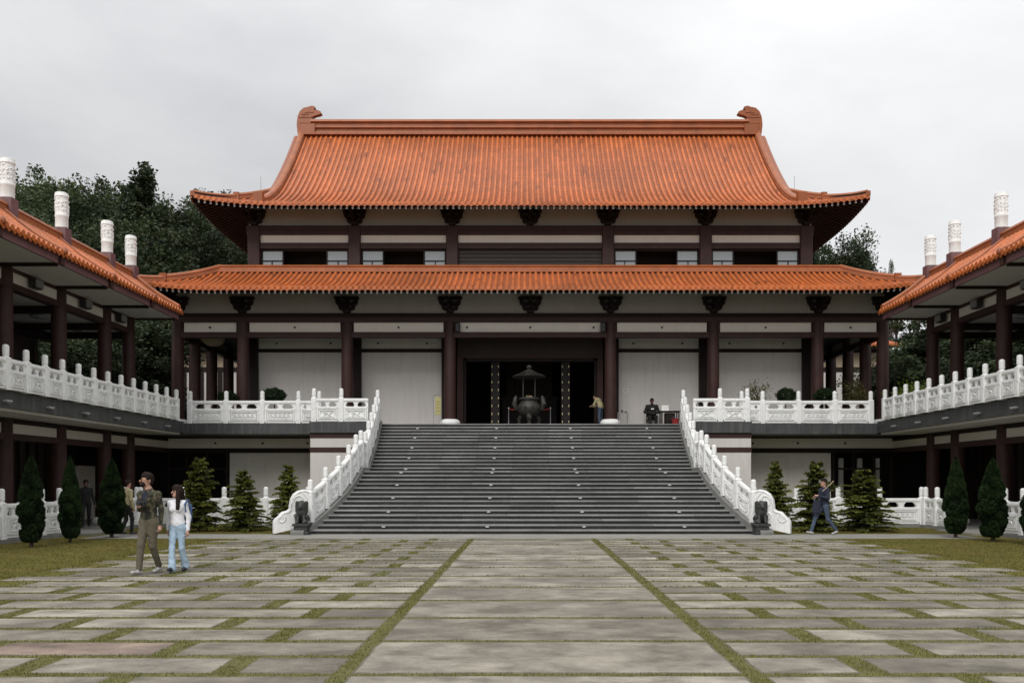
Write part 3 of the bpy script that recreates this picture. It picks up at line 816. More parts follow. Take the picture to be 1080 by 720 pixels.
for sg,w_,nm in ((-1,'left','left'),(1,'right','right')):
    # terrace front
    xs = [sg*(14.28-1.515*k) for k in range(4)]+[sg*8.86]
    balustrade(f'white carved stone balustrade on the slate terrace edge between the {w_} gallery and the stairs', [(x,35.02,P) for x in xs], 'long', G_TER)
    balustrade(f'short white balustrade of two panels on the {w_} terrace pier beside the stair top', [(sg*8.83,34.02,P),(sg*7.72,34.02,P),(sg*6.52,34.02,P)], 'short', G_TER, ends=(True,False))
    # gallery balcony
    ys = [33.95-.927*k for k in range(20)]
    balustrade(f'long white balustrade along the balcony of the {w_} gallery', [(sg*14.42,y,P+.07) for y in ys], 'short', G_TER).scale = (1,1,.91)
    # stairs: lower flight flares outward, upper flight is nearly straight
    lowy = [26.5,27.35,28.2,29.05,29.9,30.62,31.4]
    lo = [(sg*(wfun(y)+.18),y,znose(y)+.13) for y in lowy]
    upy = [31.4,32.13,32.86,33.59,34.32,35.05]
    upp = [(sg*(wfun(y)+.18),y,(znose(y)+.13 if y>31.45 else 14*R_+.13) if y < 35 else P+.05) for y in upy]
    bl = balustrade(f'white balustrade climbing the {w_} edge of the stairs with oval carvings', lo+upp[1:], 'oval', G_TER, name='stair_balustrade')
    # scroll end piece
    mb = MB(); base = Vector(lo[0])
    sp = [(0,1.02),(.12,1.06),(.30,1.03),(.45,.93),(.54,.78),(.57,.6),(.58,.46),(.66,.40),(.80,.37),(.88,.30),(.93,.22),(1.02,.17),(1.08,.08),(1.08,-.3),(0,-.1)]
    dirv = Vector((sg*.86,-.50,0)).normalized()
    sdv = Vector((-dirv.y,dirv.x,0))
    fnp = lambda u,v,d: tuple(Vector((0,0,0))+dirv*(u+.08)+sdv*d+Vector((0,0,v-.02)))
    mb.prism(sp, fnp, -.09, .09, STONE_W)
    def spiral(cx_, cz_, r0, turns, sgn):
        pts = []
        for k in range(int(turns*14)+1):
            t = 2*PI*k/14; r = r0*(1-k/(turns*14+1)*.8); pts.append(fnp(cx_+r*math.cos(t+2), cz_+r*math.sin(t+2), sgn*.095))
        mb.tube(pts, .028, STONE_W, 6)
    for sgn in (-1,1):
        spiral(.30,.72,.26,1.6,sgn); spiral(.86,.16,.14,1.4,sgn); spiral(.40,.25,.15,1.4,sgn)
        mb.tube([fnp(a*.97,b-.04,sgn*.09) for a,b in sp[:12]], .03, STONE_W, 6)
    o = mb.build('scroll_end', bl, smooth=40)

# low ground balustrades on a kerb
for sg,w_ in ((-1,'left'),(1,'right')):
    balustrade(f'low white balustrade by the lower {w_} wall, running from the stairs to the lawn corner', [(sg*x,30.45,.11) for x in (14.25,12.72,11.2,9.68,8.15)], 'long', 'white balustrades at ground level', ends=(True,True))
    balustrade(f'short white balustrade at ground level in front of the far end of the {w_} gallery', [(sg*14.28,y,.11) for y in (30.2,29.35,28.5)], 'short', 'white balustrades at ground level')
    balustrade(f'white ground level balustrade in front of the near columns of the {w_} gallery', [(sg*14.28,25.2-.93*k,.11) for k in range(11)], 'short', 'white balustrades at ground level')

# ================================================================== SIDE GALLERIES
def gallery(sg, side):
    g = thing('gallery_building', f'two storey {side} gallery with maroon columns, white soffit and orange tiled roof', 'gallery', (sg*16.2,25,0), 0, 'galleries flanking the court')
    GO = Matrix.Translation((-sg*16.2,-25,0))
    def part(mb, name, **k):
        o = mb.build(name, g, **k); o.matrix_parent_inverse = GO; return o
    Y0, Y1 = 13.0, 34.5
    CY = [33.6,31.7,28.6,25.6,22.6,19.6,16.6,13.6]
    X = lambda v: sg*v
    # floor slab of the balcony
    mb = MB(); mb.box(X(14.5),X(20.5),Y0,34.898,3.70,P+.07,SLATE); part(mb, 'slab')
    mb = MB(); mb.box(X(14.62),X(20.4),Y0+.1,34.8,3.62,3.698,SOFFIT); part(mb, 'slab_soffit')
    for k in range(7):
        mb = MB(); yy = 33.2-k*2.05; mb.box(X(14.38),X(14.498),yy-.13,yy+.13,3.86,3.90,TRIM_PALE); mb.box(X(14.40),X(14.498),yy-.10,yy+.10,3.82,3.858,KERB); part(mb, 'slab_lamp')
    # columns
    for y in CY: column(g, (0,y-25,0), .25, 3.6); column(g, (0,y-25,P), .25, 4.22, False)
    # ground floor beams and friezes
    mb = MB(); mb.box(X(16.05),X(16.35),Y0,37,3.46,3.599,TIMBER_D); part(mb, 'beam'); mb = MB(); mb.box(X(16.06),X(16.34),Y0,37,2.95,3.15,TIMBER); part(mb, 'beam')
    for a,b in zip(CY[:-1],CY[1:]):
        mb = MB(); mb.box(X(16.14),X(16.26),b+.24,a-.24,3.152,3.458,CREAM); part(mb, 'frieze_panel')
    mb = MB(); mb.box(X(16.14),X(16.26),33.84,37.1,3.152,3.458,CREAM); part(mb, 'frieze_panel')
    # upper beams, friezes, ceiling
    for x0,x1,z0,z1,m_ in ((16.06,16.34,8.16,8.258,TIMBER),(16.05,16.35,7.60,7.80,TIMBER),(19.35,19.65,7.30,7.66,TIMBER_D)):
        mb = MB(); mb.box(X(x0),X(x1),Y0,33.84,z0,z1,m_); part(mb, 'beam')
    for y in CY: mb = MB(); mb.box(X(16.36),X(19.345),y-.1,y+.1,7.42,7.66,TIMBER_D); part(mb, 'beam')
    for i,(a,b) in enumerate(zip(CY[:-1],CY[1:])):
        mb = MB(); mb.box(X(16.14),X(16.26),b+.24,a-.24,7.802,8.158,CREAM); part(mb, 'frieze_panel')
        mb = MB(); ym = (a*.42+b*.58)
        mb.box(X(15.86),X(16.06),ym-.22,ym+.2,7.86,8.16,BLACKP); mb.box(X(15.82),X(15.859),ym-.2,ym+.18,7.89,8.13,STEEL); mb.box(X(16.06),X(16.139),ym-.05,ym+.05,7.95,8.05,BLACKP)
        part(mb, 'spotlight')
        mb = MB(); mb.lathe([(.26,0),(.28,-.05),(.2,-.09)], (X(17.8),(a+b)/2,7.66), GLASS, 18); part(mb, 'ceiling_lamp', smooth=40)
    mb = MB(); mb.box(X(14.34),X(16.05),Y0,33.79,8.26,8.30,SOFFIT); mb.box(X(16.36),X(19.8),Y0,33.79,7.665,7.70,SOFFIT); part(mb, 'soffit')
    mb = MB()
    mb.box(X(14.36),X(16.04),33.68,33.77,8.19,8.258,TIMBER); part(mb, 'soffit_beam')
    for y in CY[1:]: mb = MB(); mb.box(X(14.36),X(16.04),y-.45,y-.33,8.17,8.258,TIMBER_D); part(mb, 'soffit_beam')
    # fascia with bosses
    mb = MB(); mb.box(X(14.26),X(14.335),Y0,33.80,8.22,8.53,FASCIA)
    for y in CY[1:]:
        mb.box(X(14.18),X(14.258),y-.48,y-.28,8.19,8.56,TIMBER)
    mb.box(X(14.34),X(17.9),33.74,33.80,8.30,8.53,FASCIA)
    part(mb, 'fascia')
    # roof
    prof = lerp_prof([(0,8.56),(.5,8.84),(1.1,9.24),(1.95,9.93)])
    mb = MB(); us = frange(Y0,33.72,.24)
    tiles(mb, us, us[1]-us[0], lambda u: 1.95, prof, lambda u,s: 0, lambda u,s,z: (X(14.15+s),u,z))
    usb = frange(Y0,33.72,.48)
    tiles(mb, usb, usb[1]-usb[0], lambda u: 1.95, prof, lambda u,s: 0, lambda u,s,z: (X(18.05-s),u,z), r=.14)
    rf = part(mb, 'roof', fix=False)
    mb = MB(); ol = [(14.3+s,prof(s)-.1) for s in frange(0,1.8,.3)]+[(17.9-s,prof(s)-.1) for s in frange(0,1.8,.3)[::-1]]
    mb.prism(ol, lambda u,v,d: (X(u),d,v), 33.66, 33.72, CREAM); part(mb, 'gable_wall')
    mb = MB(); mb.sweep(rp(1.1,1.0), [(X(16.1),Y0,9.84),(X(16.1),33.66,9.84)], TILE_RIDGE); part(mb, 'ridge', smooth=40)
    mb = MB()
    for k_ in (1,-1):
        mb.sweep(rp(.8,.65), [(X(16.1-k_*(1.95-s)),33.70,prof(s)+.02) for s in frange(0.02,1.9,.2)], TILE_RIDGE)
    part(mb, 'hip_ridge', smooth=40)
    for y in CY[1:]:   # rib over each bay and its end tile
        mb = MB(); mb.sweep(rp(.32,.30), [(X(14.15+s),y-.38,prof(s)+.03) for s in frange(-.0,1.9,.2)], TILE_RIDGE)
        mb.lathe([(.07,-.06),(.085,0),(.07,.07),(.03,.11)], (X(14.12),y-.38,8.60), TILE, 10); part(mb, 'roof_rib', smooth=40)
    # carved pillars standing on the ridge above the columns
    pm = MB()
    pm.box(-.23,.23,-.19,.19,-.32,.26,FASCIA)
    prof_p = [(.202,.262),(.202,.62),(.215,.64),(.215,.70),(.202,.72)]
    z = .72
    while z < 1.44: prof_p += [(.203,z+.12),(.201,z+.24)]; z += .24
    prof_p = [p for p in prof_p if p[1] < 1.30]+[(.198,1.30),(.22,1.32),(.22,1.38),(.208,1.40),(.208,1.45),(.175,1.47)]
    pm.lathe(prof_p, (0,0,0), STONE_W, 20)
    rr = random.Random(11)
    for k in range(46):    # clouds and dragon coils carved round the shaft
        t = k*.52; zz = .74+k/46*.50; 
        pm.tube([( .204*math.cos(t+q*.16)*(1+.06*math.sin(q*2)), .204*math.sin(t+q*.16)*(1+.06*math.sin(q*2)), zz+rr.uniform(-.05,.05)+q*.02) for q in range(rr.randint(2,5))], .016, STONE_W, 5)
    pp = pm.build('carved_pillar', g, smooth=40)
    for i,y in enumerate(CY):
        o = pp if i == 0 else copy_of(pp, g)
        o.location = (sg*-.1, y-25, 10.07)
    # rear: upper wall near the camera, open colonnade at the far end; dark ground floor
    mb = MB(); mb.box(X(19.6),X(19.8),Y0,32.6,P,7.3,BROWN_PANEL); part(mb, 'wall')
    mb = MB()
    for y in (32.8,34.3): mb.cbox((X(19.55),y,P),(.24,.24,3.3),TIMBER_D,.02)
    part(mb, 'post')
    mb = MB(); mb.box(X(19.6),X(19.8),Y0,40.3,0,3.6,BROWN_PANEL)
    for k in range(40): mb.box(X(19.5),X(19.598),Y0+.2+k*.6,Y0+.26+k*.6,.0,3.2,TIMBER_D)
    mb.box(X(16.3),X(20.4),Y0,40.3,-.02,.03,KERB)
    part(mb, 'wall')
    if sg < 0: mb = MB(); mb.box(X(19.3),X(19.48),35.7,37.0,0,2.35,CREAM); part(mb, 'door_leaf')
    for y in (28.2,30.5,33.0):
        mb = MB(); mb.box(X(17.6),X(18.7),y-.09,y+.09,3.30,3.36,LAMP); mb.box(X(17.5),X(18.8),y-.15,y+.15,3.362,3.5,WHITEP); part(mb, 'ceiling_light')
    return g
gallery(-1,'left'); gallery(1,'right')

# ================================================================== PAVILIONS glimpsed behind the porch ends
for sg,side in ((-1,'left'),(1,'right')):
    b = thing('rear_building', f'white building with dark beams glimpsed behind the {side} end of the temple porch', 'building', (sg*21.2,58,0), 0, 'white buildings behind the hall')
    mb = MB(); mb.box(-3,3,0,7,0,10.95,WALL); mb.build('wall', b)
    mb = MB()
    for z in (4.4,9.3,10.6): mb.box(-3.05,3.05,-.06,7.05,z,z+.30,TIMBER_D)
    for x in (-2.9,-1.7,-.4,.9,2.1): mb.box(x,x+.32,-.09,-.061,0,9.28,TIMBER_D)
    mb.build('beam', b)
    mb = MB(); mb.box(-3.02,3.02,-.02,-.003,9.62,10.58,TANB); mb.build('frieze_panel', b)
    mb = MB(); pr = lerp_prof([(0,11.05),(1.5,11.45),(4.6,12.45)]); us = frange(-4.1,4.1,.26)
    tiles(mb, us, .26, lambda u: 4.6, pr, lambda u,s: 0, lambda u,s,z: (u,-1.1+s,z))
    tiles(mb, us, .26, lambda u: 4.6, pr, lambda u,s: 0, lambda u,s,z: (u,8.1-s,z), barrel=False)
    mb.build('roof', b, fix=False)
    mb = MB(); mb.sweep(rp(1.1), [(-4.1,3.5,12.4),(4.1,3.5,12.4)], TILE_RIDGE); mb.build('ridge', b)

# ================================================================== GROUND
def sheet(name, x0,x1,y0,y1,z, m, nx=1, ny=1):
    mb = MB()
    for i in range(nx):
        for j in range(ny):
            a,b = x0+(x1-x0)*i/nx, x0+(x1-x0)*(i+1)/nx; c,d = y0+(y1-y0)*j/ny, y0+(y1-y0)*(j+1)/ny
            mb.add([(a,c,z),(b,c,z),(b,d,z),(a,d,z)], [(0,1,2,3)], m)
    o = mb.build(name); o['kind'] = 'structure'; return o
sheet('ground', -400,400,-60,56,-.03, TURF)
sheet('lawn', -14.1,14.1,-12,30.3,0, TURF)
def hz(x,y):
    t = max(0,min(1,(y-56)/60)); t = t*t*(3-2*t)
    return -.03+ (15+4*math.sin(x*.05)+2*math.sin(x*.13+y*.07))*t
mb = MB(); nx,ny = 60,24
for i in range(nx+1):
    for j in range(ny+1):
        x = -400+800*i/nx; y = 56+ (j/ny)**1.6*344; mb.v.append((x,y,hz(x,y)))
for i in range(nx):
    for j in range(ny):
        a = i*(ny+1)+j; mb.face((a,a+ny+1,a+ny+2,a+1), HILL)
o = mb.build('hillside', smooth=60); o['kind'] = 'structure'
sheet('joint_soil', -8.5,8.5,-12,24.24,.002, SOIL)
# side paths across the lawn in front of the stairs
mb = MB()
mb.box(-13.2,13.2,24.25,26.25,-.02,.012,PATH)
o = mb.build('path'); o['kind'] = 'structure'
mb = MB()
for sg in (-1,1):
    mb.box(sg*14.1,sg*14.5,-5,25.55,-.02,.11,KERB); mb.box(sg*14.1,sg*14.5,28.2,30.25,-.02,.11,KERB)
    mb.box(sg*7.2,sg*14.5,30.25,30.65,-.02,.11,KERB)
    mb.box(sg*13.6,sg*16.6,25.8,28.0,-.02,.06,PATH)
o = mb.build('kerb'); o['kind'] = 'structure'
for sg in (-1,1): sheet('ground_floor', sg*14.5 if sg>0 else -16.3, 16.3 if sg>0 else -14.5, -5,37, .004, PATH)
# paving slabs: one lane of wide slabs, running-bond fields either side
mb = MB(); RP = random.Random(21)
JOINTS = []      # rectangles of turf between the slabs
def slab(x0,x1,y0,y1):
    n = 5; pts = []
    j = lambda: RP.uniform(-.014,.014)
    for k in range(n*2): pts.append((x0+(x1-x0)*k/(n*2), y0+j()))
    for k in range(n): pts.append((x1+j(), y0+(y1-y0)*k/n))
    for k in range(n*2): pts.append((x1-(x1-x0)*k/(n*2), y1+j()))
    for k in range(n): pts.append((x0+j(), y1-(y1-y0)*k/n))
    h = .007+RP.uniform(-.003,.003); m_ = len(pts); t = RP.uniform(-.003,.003)
    cx_,cy_ = (x0+x1)/2,(y0+y1)/2
    ins = [(cx_+(a-cx_)*(1-.03/(abs(x1-x0)/2)), cy_+(b-cy_)*(1-.03/(abs(y1-y0)/2))) for a,b in pts]
    vs = [(a,b,-.02) for a,b in pts]+[(a,b,h-.005) for a,b in pts]+[(a,b,h) for a,b in ins]
    fs = [tuple(range(2*m_,3*m_))]
    for q in (0,m_): fs += [(q+i,q+(i+1)%m_,q+m_+(i+1)%m_,q+m_+i) for i in range(m_)]
    v = RP.random()*.9
    if x1 < -3.5 and y1 < 9.5 and RP.random() < .45: v = 1.0
    mb.add(vs, fs[:1], PAVE, v); mb.add(vs, fs[1:], MOSS)
LANE = 1.69; ST = .14
row0 = 7.13-1.49*6; pitch = 1.49
k = 0; y = row0
while y < 24.0:
    slab(-LANE,LANE,y+.04,min(24.2,y+pitch)-.04); JOINTS.append((-LANE,LANE,y-.04,y+.04)); y += pitch
JOINTS.append((-LANE-ST,-LANE,-1,24.2)); JOINTS.append((LANE,LANE+ST,-1,24.2))
y = row0; r = 0; hp = pitch/2
while y < 24.0:
    ye = min(24.2, y+hp)
    for sg in (-1,1):
        x = LANE+ST; first = True
        while True:
            L = (.86 if (r%2==0) else 1.66) if first else 1.66
            L *= RP.uniform(.96,1.04); first = False
            lim = 8.55+ (0.45 if r%2 else 0)
            if x+.5 > lim: break
            x1 = min(x+L, lim)
            slab(*((x,x1) if sg>0 else (-x1,-x)), y+.05, ye-.05)
            JOINTS.append(((x1,x1+.21) if sg>0 else (-x1-.21,-x1))+(y,ye))
            x = x1+.21
        JOINTS.append(((LANE+ST,8.8) if sg>0 else (-8.8,-LANE-ST))+(y-.05,y+.05))
    y += hp; r += 1
o = mb.build('pavement'); o['kind'] = 'structure'
# grass blades in the joints and on the lawn
def blades(rects, per, h, wd, ymax):
    out = []
    for x0,x1,y0,y1 in rects:
        a = (x1-x0)*(y1-y0)
        if y0 > ymax or y1 < 4.5: continue
        y0c = max(4.5,y0); y1c = min(y1,ymax)
        n = int(per*(x1-x0)*(y1c-y0c))
        if n < 1: continue
        p = np.stack([RNG.uniform(x0-.012,x1+.012,n), RNG.uniform(y0c-.012,y1c+.012,n)],1); out.append(p)
    return np.concatenate(out)
def blade_mesh(name, p, h, w, label, gm=None):
    kp = .5+.5*np.sin(p[:,0]*2.1+np.sin(p[:,1]*1.7)*2)*np.sin(p[:,1]*2.6+p[:,0]); p = p[RNG.uniform(0,1,len(p)) < .35+.75*kp]
    n = len(p); hh = h*RNG.uniform(.5,1.3,n); ang = RNG.uniform(0,2*PI,n); ln = RNG.uniform(0,.7,n)*hh; la = RNG.uniform(0,2*PI,n)
    V = np.zeros((n,3,3)); dx = np.cos(ang)*w/2; dy = np.sin(ang)*w/2
    V[:,0] = np.stack([p[:,0]-dx,p[:,1]-dy,np.full(n,-.005)],1); V[:,1] = np.stack([p[:,0]+dx,p[:,1]+dy,np.full(n,-.005)],1)
    V[:,2] = np.stack([p[:,0]+np.cos(la)*ln,p[:,1]+np.sin(la)*ln,hh],1)
    o = np_quads(name, V.reshape(-1,3), [gm or GRASS], RNG.uniform(0,1,n), n=3); tag(o, label, 'grass', kind='stuff')
pj = blades(JOINTS, 3600, 0,0, 13); pj2 = blades([j for j in JOINTS if j[3] > 12.5], 700, 0,0, 24.2); pj2 = pj2[pj2[:,1] > 13]
blade_mesh('grass', np.concatenate([pj]), .022, .010, 'short olive grass growing in the joints of the near paving', JGRASS)
blade_mesh('grass', np.concatenate([pj2]), .030, .022, 'short olive grass growing in the joints of the far paving', JGRASS)
lw = blades([(-14.0,-8.75,8,24.2),(8.75,14.0,8,24.2),(-14.1,-7.2,26.3,30.2),(7.2,14.1,26.3,30.2)], 700, 0,0, 31)
blade_mesh('grass', lw, .026, .020, 'mown lawn grass either side of the paved court')

# ================================================================== VEGETATION
def leaf_quads(C, size, up_bias=.5, aspect=.55):
    """rhombic leaves at centres C (n,3)"""
    n = len(C); d = RNG.normal(size=(n,3)); d[:,2] *= .6; d /= np.linalg.norm(d,axis=1)[:,None]
    nn = RNG.normal(size=(n,3)); nn[:,2] += up_bias*2; e = np.cross(d,nn); e /= (np.linalg.norm(e,axis=1)[:,None]+1e-6)
    s = (size*RNG.uniform(.6,1.3,n))[:,None]
    V = np.stack([C-d*s*.5, C+e*s*aspect*.5, C+d*s*.5, C-e*s*aspect*.5],1)
    return V.reshape(-1,3)
def crown_cloud(nc, per, cr, shape, seed, zsq=.30):
    """clumps of leaves; shape(u) returns a clump centre in unit space"""
    global RNG
    st = RNG; RNG = np.random.default_rng(seed)
    C = []; var = []
    for i in range(nc):
        c = shape(RNG); k = int(per*RNG.uniform(.6,1.4)); rr = cr*RNG.uniform(.6,1.35)
        p = RNG.normal(size=(k,3)); p /= np.linalg.norm(p,axis=1)[:,None]; p *= (RNG.uniform(0,1,k)**.5)[:,None]*rr; p[:,2] *= zsq
        C.append(c+p); b = RNG.uniform(0,1); var.append(np.clip(b*.7+RNG.uniform(0,.3,k),0,1))
    out = np.concatenate(C), np.concatenate(var)
    return out, st
TW, TH = 7.0, 16.0
def make_crown(name, kind, seed, leaf, nc, per, cr, mats, parent):
    global RNG
    lob = np.random.default_rng(seed+100)
    L = [(np.array([lob.uniform(-.5,.5),lob.uniform(-.5,.5),lob.uniform(.34,.82)]), lob.uniform(.24,.42)) for _ in range(9)]+[(np.array([0,0,.62]),.5)]
    def sh(r):
        if kind == 'round':
            c, rad = L[r.integers(len(L))]; d = r.normal(size=3); d /= np.linalg.norm(d); q = c+d*np.array([1,1,.5])*rad*r.uniform(.35,1.0); q[2] = max(.12,q[2]); return q
        if kind == 'cone':
            t = r.uniform(0,1)**.75; z = .12+.86*(1-t) ; rad = (1-z)**.8*.72*(.75+.25*math.sin(z*34)); a = r.uniform(0,2*PI); k = r.uniform(.5,1)
            return np.array([math.cos(a)*rad*k, math.sin(a)*rad*k, z])
        if kind == 'pine':
            z = r.choice([.58,.68,.76,.84,.90,.97]); a = r.uniform(0,2*PI); rad = r.uniform(.1,.55)*(1.15-z)*1.6
            return np.array([math.cos(a)*rad, math.sin(a)*rad, z])
    (C,var), st = crown_cloud(nc, per, cr, sh, seed)
    C = C*np.array([TW/1.25,TW/1.25,TH])
    V = leaf_quads(C, leaf*6.5); RNG = st
    return np_quads(name, V, mats, var, parent)
def trunk_mesh(kind, seed, bark=None):
    r = random.Random(seed); mb = MB(); b = bark or BARK
    pts = [(0,0,-.05),(r.uniform(-.02,.02),r.uniform(-.02,.02),.2),(r.uniform(-.04,.04),r.uniform(-.04,.04),.45),(0,0,.9 if kind != 'round' else .7)]
    mb.tube(pts, [.042,.034,.026,.008], b, 9)
    if kind != 'cone':
        for k in range(9 if kind == 'round' else 14):
            a = r.uniform(0,2*PI); z = r.uniform(.28,.6) if kind == 'round' else r.uniform(.5,.95); l = r.uniform(.25,.5)*(1 if kind == 'round' else .7*(1.2-z)*1.6)
            mb.tube([(0,0,z),(math.cos(a)*l*.5,math.sin(a)*l*.5,z+l*.28),(math.cos(a)*l,math.sin(a)*l,z+l*.5 if kind=='round' else z+.03)], [.016,.010,.003], b, 6)
    return mb
TREE_PROTO = {}
def tree_proto(kind, matl, seed, leaf, nc, per, cr, label, group, name):
    key = (kind, matl.name, seed)
    t = thing(name, label, 'tree', (0,0,0), 0, group)
    tm = trunk_mesh(kind, seed); tm.v = [(a*TW/1.25*.6,b*TW/1.25*.6,c*TH) for a,b,c in tm.v]; tm.build('trunk', t, smooth=50)
    make_crown('crown', kind, seed, leaf, nc, per, cr, [matl], t)
    return t
HG = 'trees on the wooded slope behind the galleries'
protos = {
 'A': tree_proto('round', LEAF_DK, 1, .034, 270, 150, .14, '', HG, 'broadleaf_tree'),
 'B': tree_proto('round', LEAF_MID, 2, .033, 270, 150, .13, '', HG, 'broadleaf_tree'),
 'C': tree_proto('cone', LEAF_DK, 3, .030, 300, 90, .075, '', HG, 'conifer_tree'),
 'D': tree_proto('round', LEAF_LT, 4, .032, 200, 120, .12, '', HG, 'broadleaf_tree'),
 'E': tree_proto('round', LEAF_MID, 5, .031, 90, 110, .10, '', HG, 'broadleaf_tree'),
 'P': tree_proto('pine', LEAF_DK, 6, .035, 70, 60, .07, '', HG, 'pine_tree'),
}
used = set()
def plant(key, x, topy, d, wid, label, zb=None, group=HG):
    """x: picture column of the trunk, d: metres away, wid: crown width in metres"""
    if zb is None and (165 < x < 300 or 850 < x < 925) and d < 70: d += 16; wid *= 1.2
    X = px(x,d); zt = pz(topy,d); zb = hz(X,d) if zb is None else zb
    H = max(4, zt-zb)*1.07; r_ = random.Random(int(x*7+topy*3))
    src = protos[key]; s = (wid/TW*1.22, wid/TW*1.22, H/TH)
    if key in used: t = copy_tree(src, (X,d,zb), r_.uniform(0,6.28), label, scale=s)
    else:
        t = src; t.location = (X,d,zb); t.rotation_euler = (0,0,r_.uniform(0,6.28)); t.scale = s; t['label'] = label; used.add(key)
    t['group'] = group
    return t
LB = 'dark broadleaf tree massed on the wooded slope behind the left gallery roof'
LBr = 'dark broadleaf tree in the woods seen between the right gallery columns'
LBl = 'dark broadleaf tree in the woods seen between the left gallery columns'
plant('E', 22,166,70,9, 'tall loose tree with sky showing through, behind the leftmost ridge pillar')
plant('E', 60,186,71,6.5, 'ragged open tree behind the second ridge pillar on the left')
plant('B', 92,197,78,8, 'round topped green tree on the left skyline between two ridge pillars')
plant('C', 151,193,66,10, 'dark pointed conifer rising highest in the woods left of the temple')
for x,ty,d,w,k in ((118,206,80,8,'A'),(182,211,74,7,'A'),(205,212,76,8,'B'),(228,226,70,8,'A'),(250,240,66,7,'A'),(135,214,74,8,'A'),(8,190,66,8,'A'),(40,204,64,8,'A'),
                   (75,214,66,8,'B'),(108,226,62,8,'A'),(135,238,58,8,'A'),(172,228,60,9,'A'),(200,238,58,8,'A'),(226,250,57,8,'B'),(252,262,58,7,'A'),(268,262,60,7,'A'),(285,262,62,7,'A'),(85,236,58,8,'A'),(-8,176,82,9,'A'),(14,186,80,9,'A'),(40,190,80,9,'B'),(66,196,82,9,'A'),(100,204,84,9,'A'),(135,206,82,9,'B'),(165,206,84,9,'A'),(192,214,80,8,'A'),(218,218,82,9,'A'),(240,230,80,8,'A'),(258,244,78,8,'B'),(55,232,57,8,'A'),(20,225,58,8,'A')):
    plant(k, x,ty,d,w, LB)
plant('D', 172,258,54,6.5, 'pale grey green tree just above the corner where the left gallery roof meets the temple')
plant('D', 196,266,56,5.5, 'lighter leafy tree beside the left end of the lower temple roof')
plant('B', 232,262,56,6, 'mid green rounded tree under the left corner of the upper temple eave')
for x,ty,d,w,k in ((-30,322,46,8,'A'),(6,318,44,7,'A'),(45,322,47,7,'B'),(80,318,44,7,'A'),(112,322,46,7,'A'),(128,318,43,4,'A'),(150,314,48,4,'B'),(60,345,40,5,'A'),(118,350,41,4,'A'),(15,345,41,6,'A')):
    plant(k, x,ty,d,w, LBl, -.03)
plant('A', 872,236,62,5.0, 'dark crowned tree showing behind the right corner of the upper temple roof')
plant('A', 893,262,64,3.6, 'lower dark tree under the right upper eave against the white sky')
plant('A', 931,281,66,1.7, 'small distant treetop peeping over the lower roof near the right gallery')
plant('P', 946,325,60,6, 'thin pine with sky between its branches just right of the temple corner column')
plant('P', 968,318,62,6, 'thin pine silhouetted between the temple corner and the right gallery columns')
for x,ty,d,w,k in ((948,380,50,4,'A'),(965,378,47,5,'A'),(1000,352,52,5,'A'),(1010,348,48,7,'B'),(1040,342,46,7,'A'),(1075,338,45,7,'A'),(1110,335,45,8,'A'),(975,385,43,5,'B'),(1030,372,42,6,'A'),(1065,370,41,6,'A'),(1000,378,42,5,'A')):
    plant(k, x,ty,d,w, LBr, -.03)

# --- clipped cypresses on the lawn
def cypress_proto():
    t = thing('cypress_tree', '', 'cypress', (0,0,0), 0, 'clipped cypresses on the lawns')
    mb = MB(); mb.tube([(0,0,-.05),(.02,0,.3),(0,.01,.6)], [.055,.045,.03], BARK, 8); mb.build('trunk', t, smooth=50)
    global RNG
    st = RNG; RNG = np.random.default_rng(31)
    n = 40000; z = RNG.uniform(0,1,n)**.85; a = RNG.uniform(0,2*PI,n)
    rad = .40*np.clip(np.sin(np.clip(z*.93+.10,0,1)*PI)**.62,0,1)*(1-.52*z)
    nbp = 95; ba = RNG.uniform(0,2*PI,nbp); bz = RNG.uniform(.02,.95,nbp); br = RNG.uniform(.10,.17,nbp); lump = np.zeros(n)
    for q_ in range(nbp):
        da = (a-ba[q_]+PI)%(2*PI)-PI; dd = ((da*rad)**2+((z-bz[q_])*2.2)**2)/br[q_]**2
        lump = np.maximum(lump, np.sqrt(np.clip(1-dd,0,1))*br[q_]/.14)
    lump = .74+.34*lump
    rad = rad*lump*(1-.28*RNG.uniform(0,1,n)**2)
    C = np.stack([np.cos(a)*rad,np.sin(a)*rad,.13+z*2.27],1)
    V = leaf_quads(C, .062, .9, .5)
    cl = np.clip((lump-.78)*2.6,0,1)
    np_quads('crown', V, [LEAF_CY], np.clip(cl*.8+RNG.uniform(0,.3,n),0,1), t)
    RNG = st; return t
cp = cypress_proto()
cyp = [(33,577,477,31,'clipped dark cypress at the left edge of the left lawn, first of three'),
       (74,572,480,26,'narrowest dark cypress on the left lawn, standing between two others'),
       (118,567,482,32,'broad dark cypress on the left lawn nearest the walking couple'),
       (1008,567,481,29,'dark cypress on a bare trunk on the right lawn, nearer the stairs'),
       (1047,571,481,34,'dark cypress on the right lawn, second from the stairs'),
       (1092,575,484,33,'dark cypress cut by the right edge of the picture')]
for i,(x,yb,yt,w,lab) in enumerate(cyp):
    d = F*EYE_H/(yb-508); S_ = F/d; h = (yb-yt)/S_; s = (w/S_/.80, w/S_/.80, h/2.42)
    if i == 0: cp.location = (px(x,d),d,0); cp.scale = s; cp['label'] = lab
    else: copy_tree(cp, (px(x,d),d,0), i*1.3, lab, scale=s)
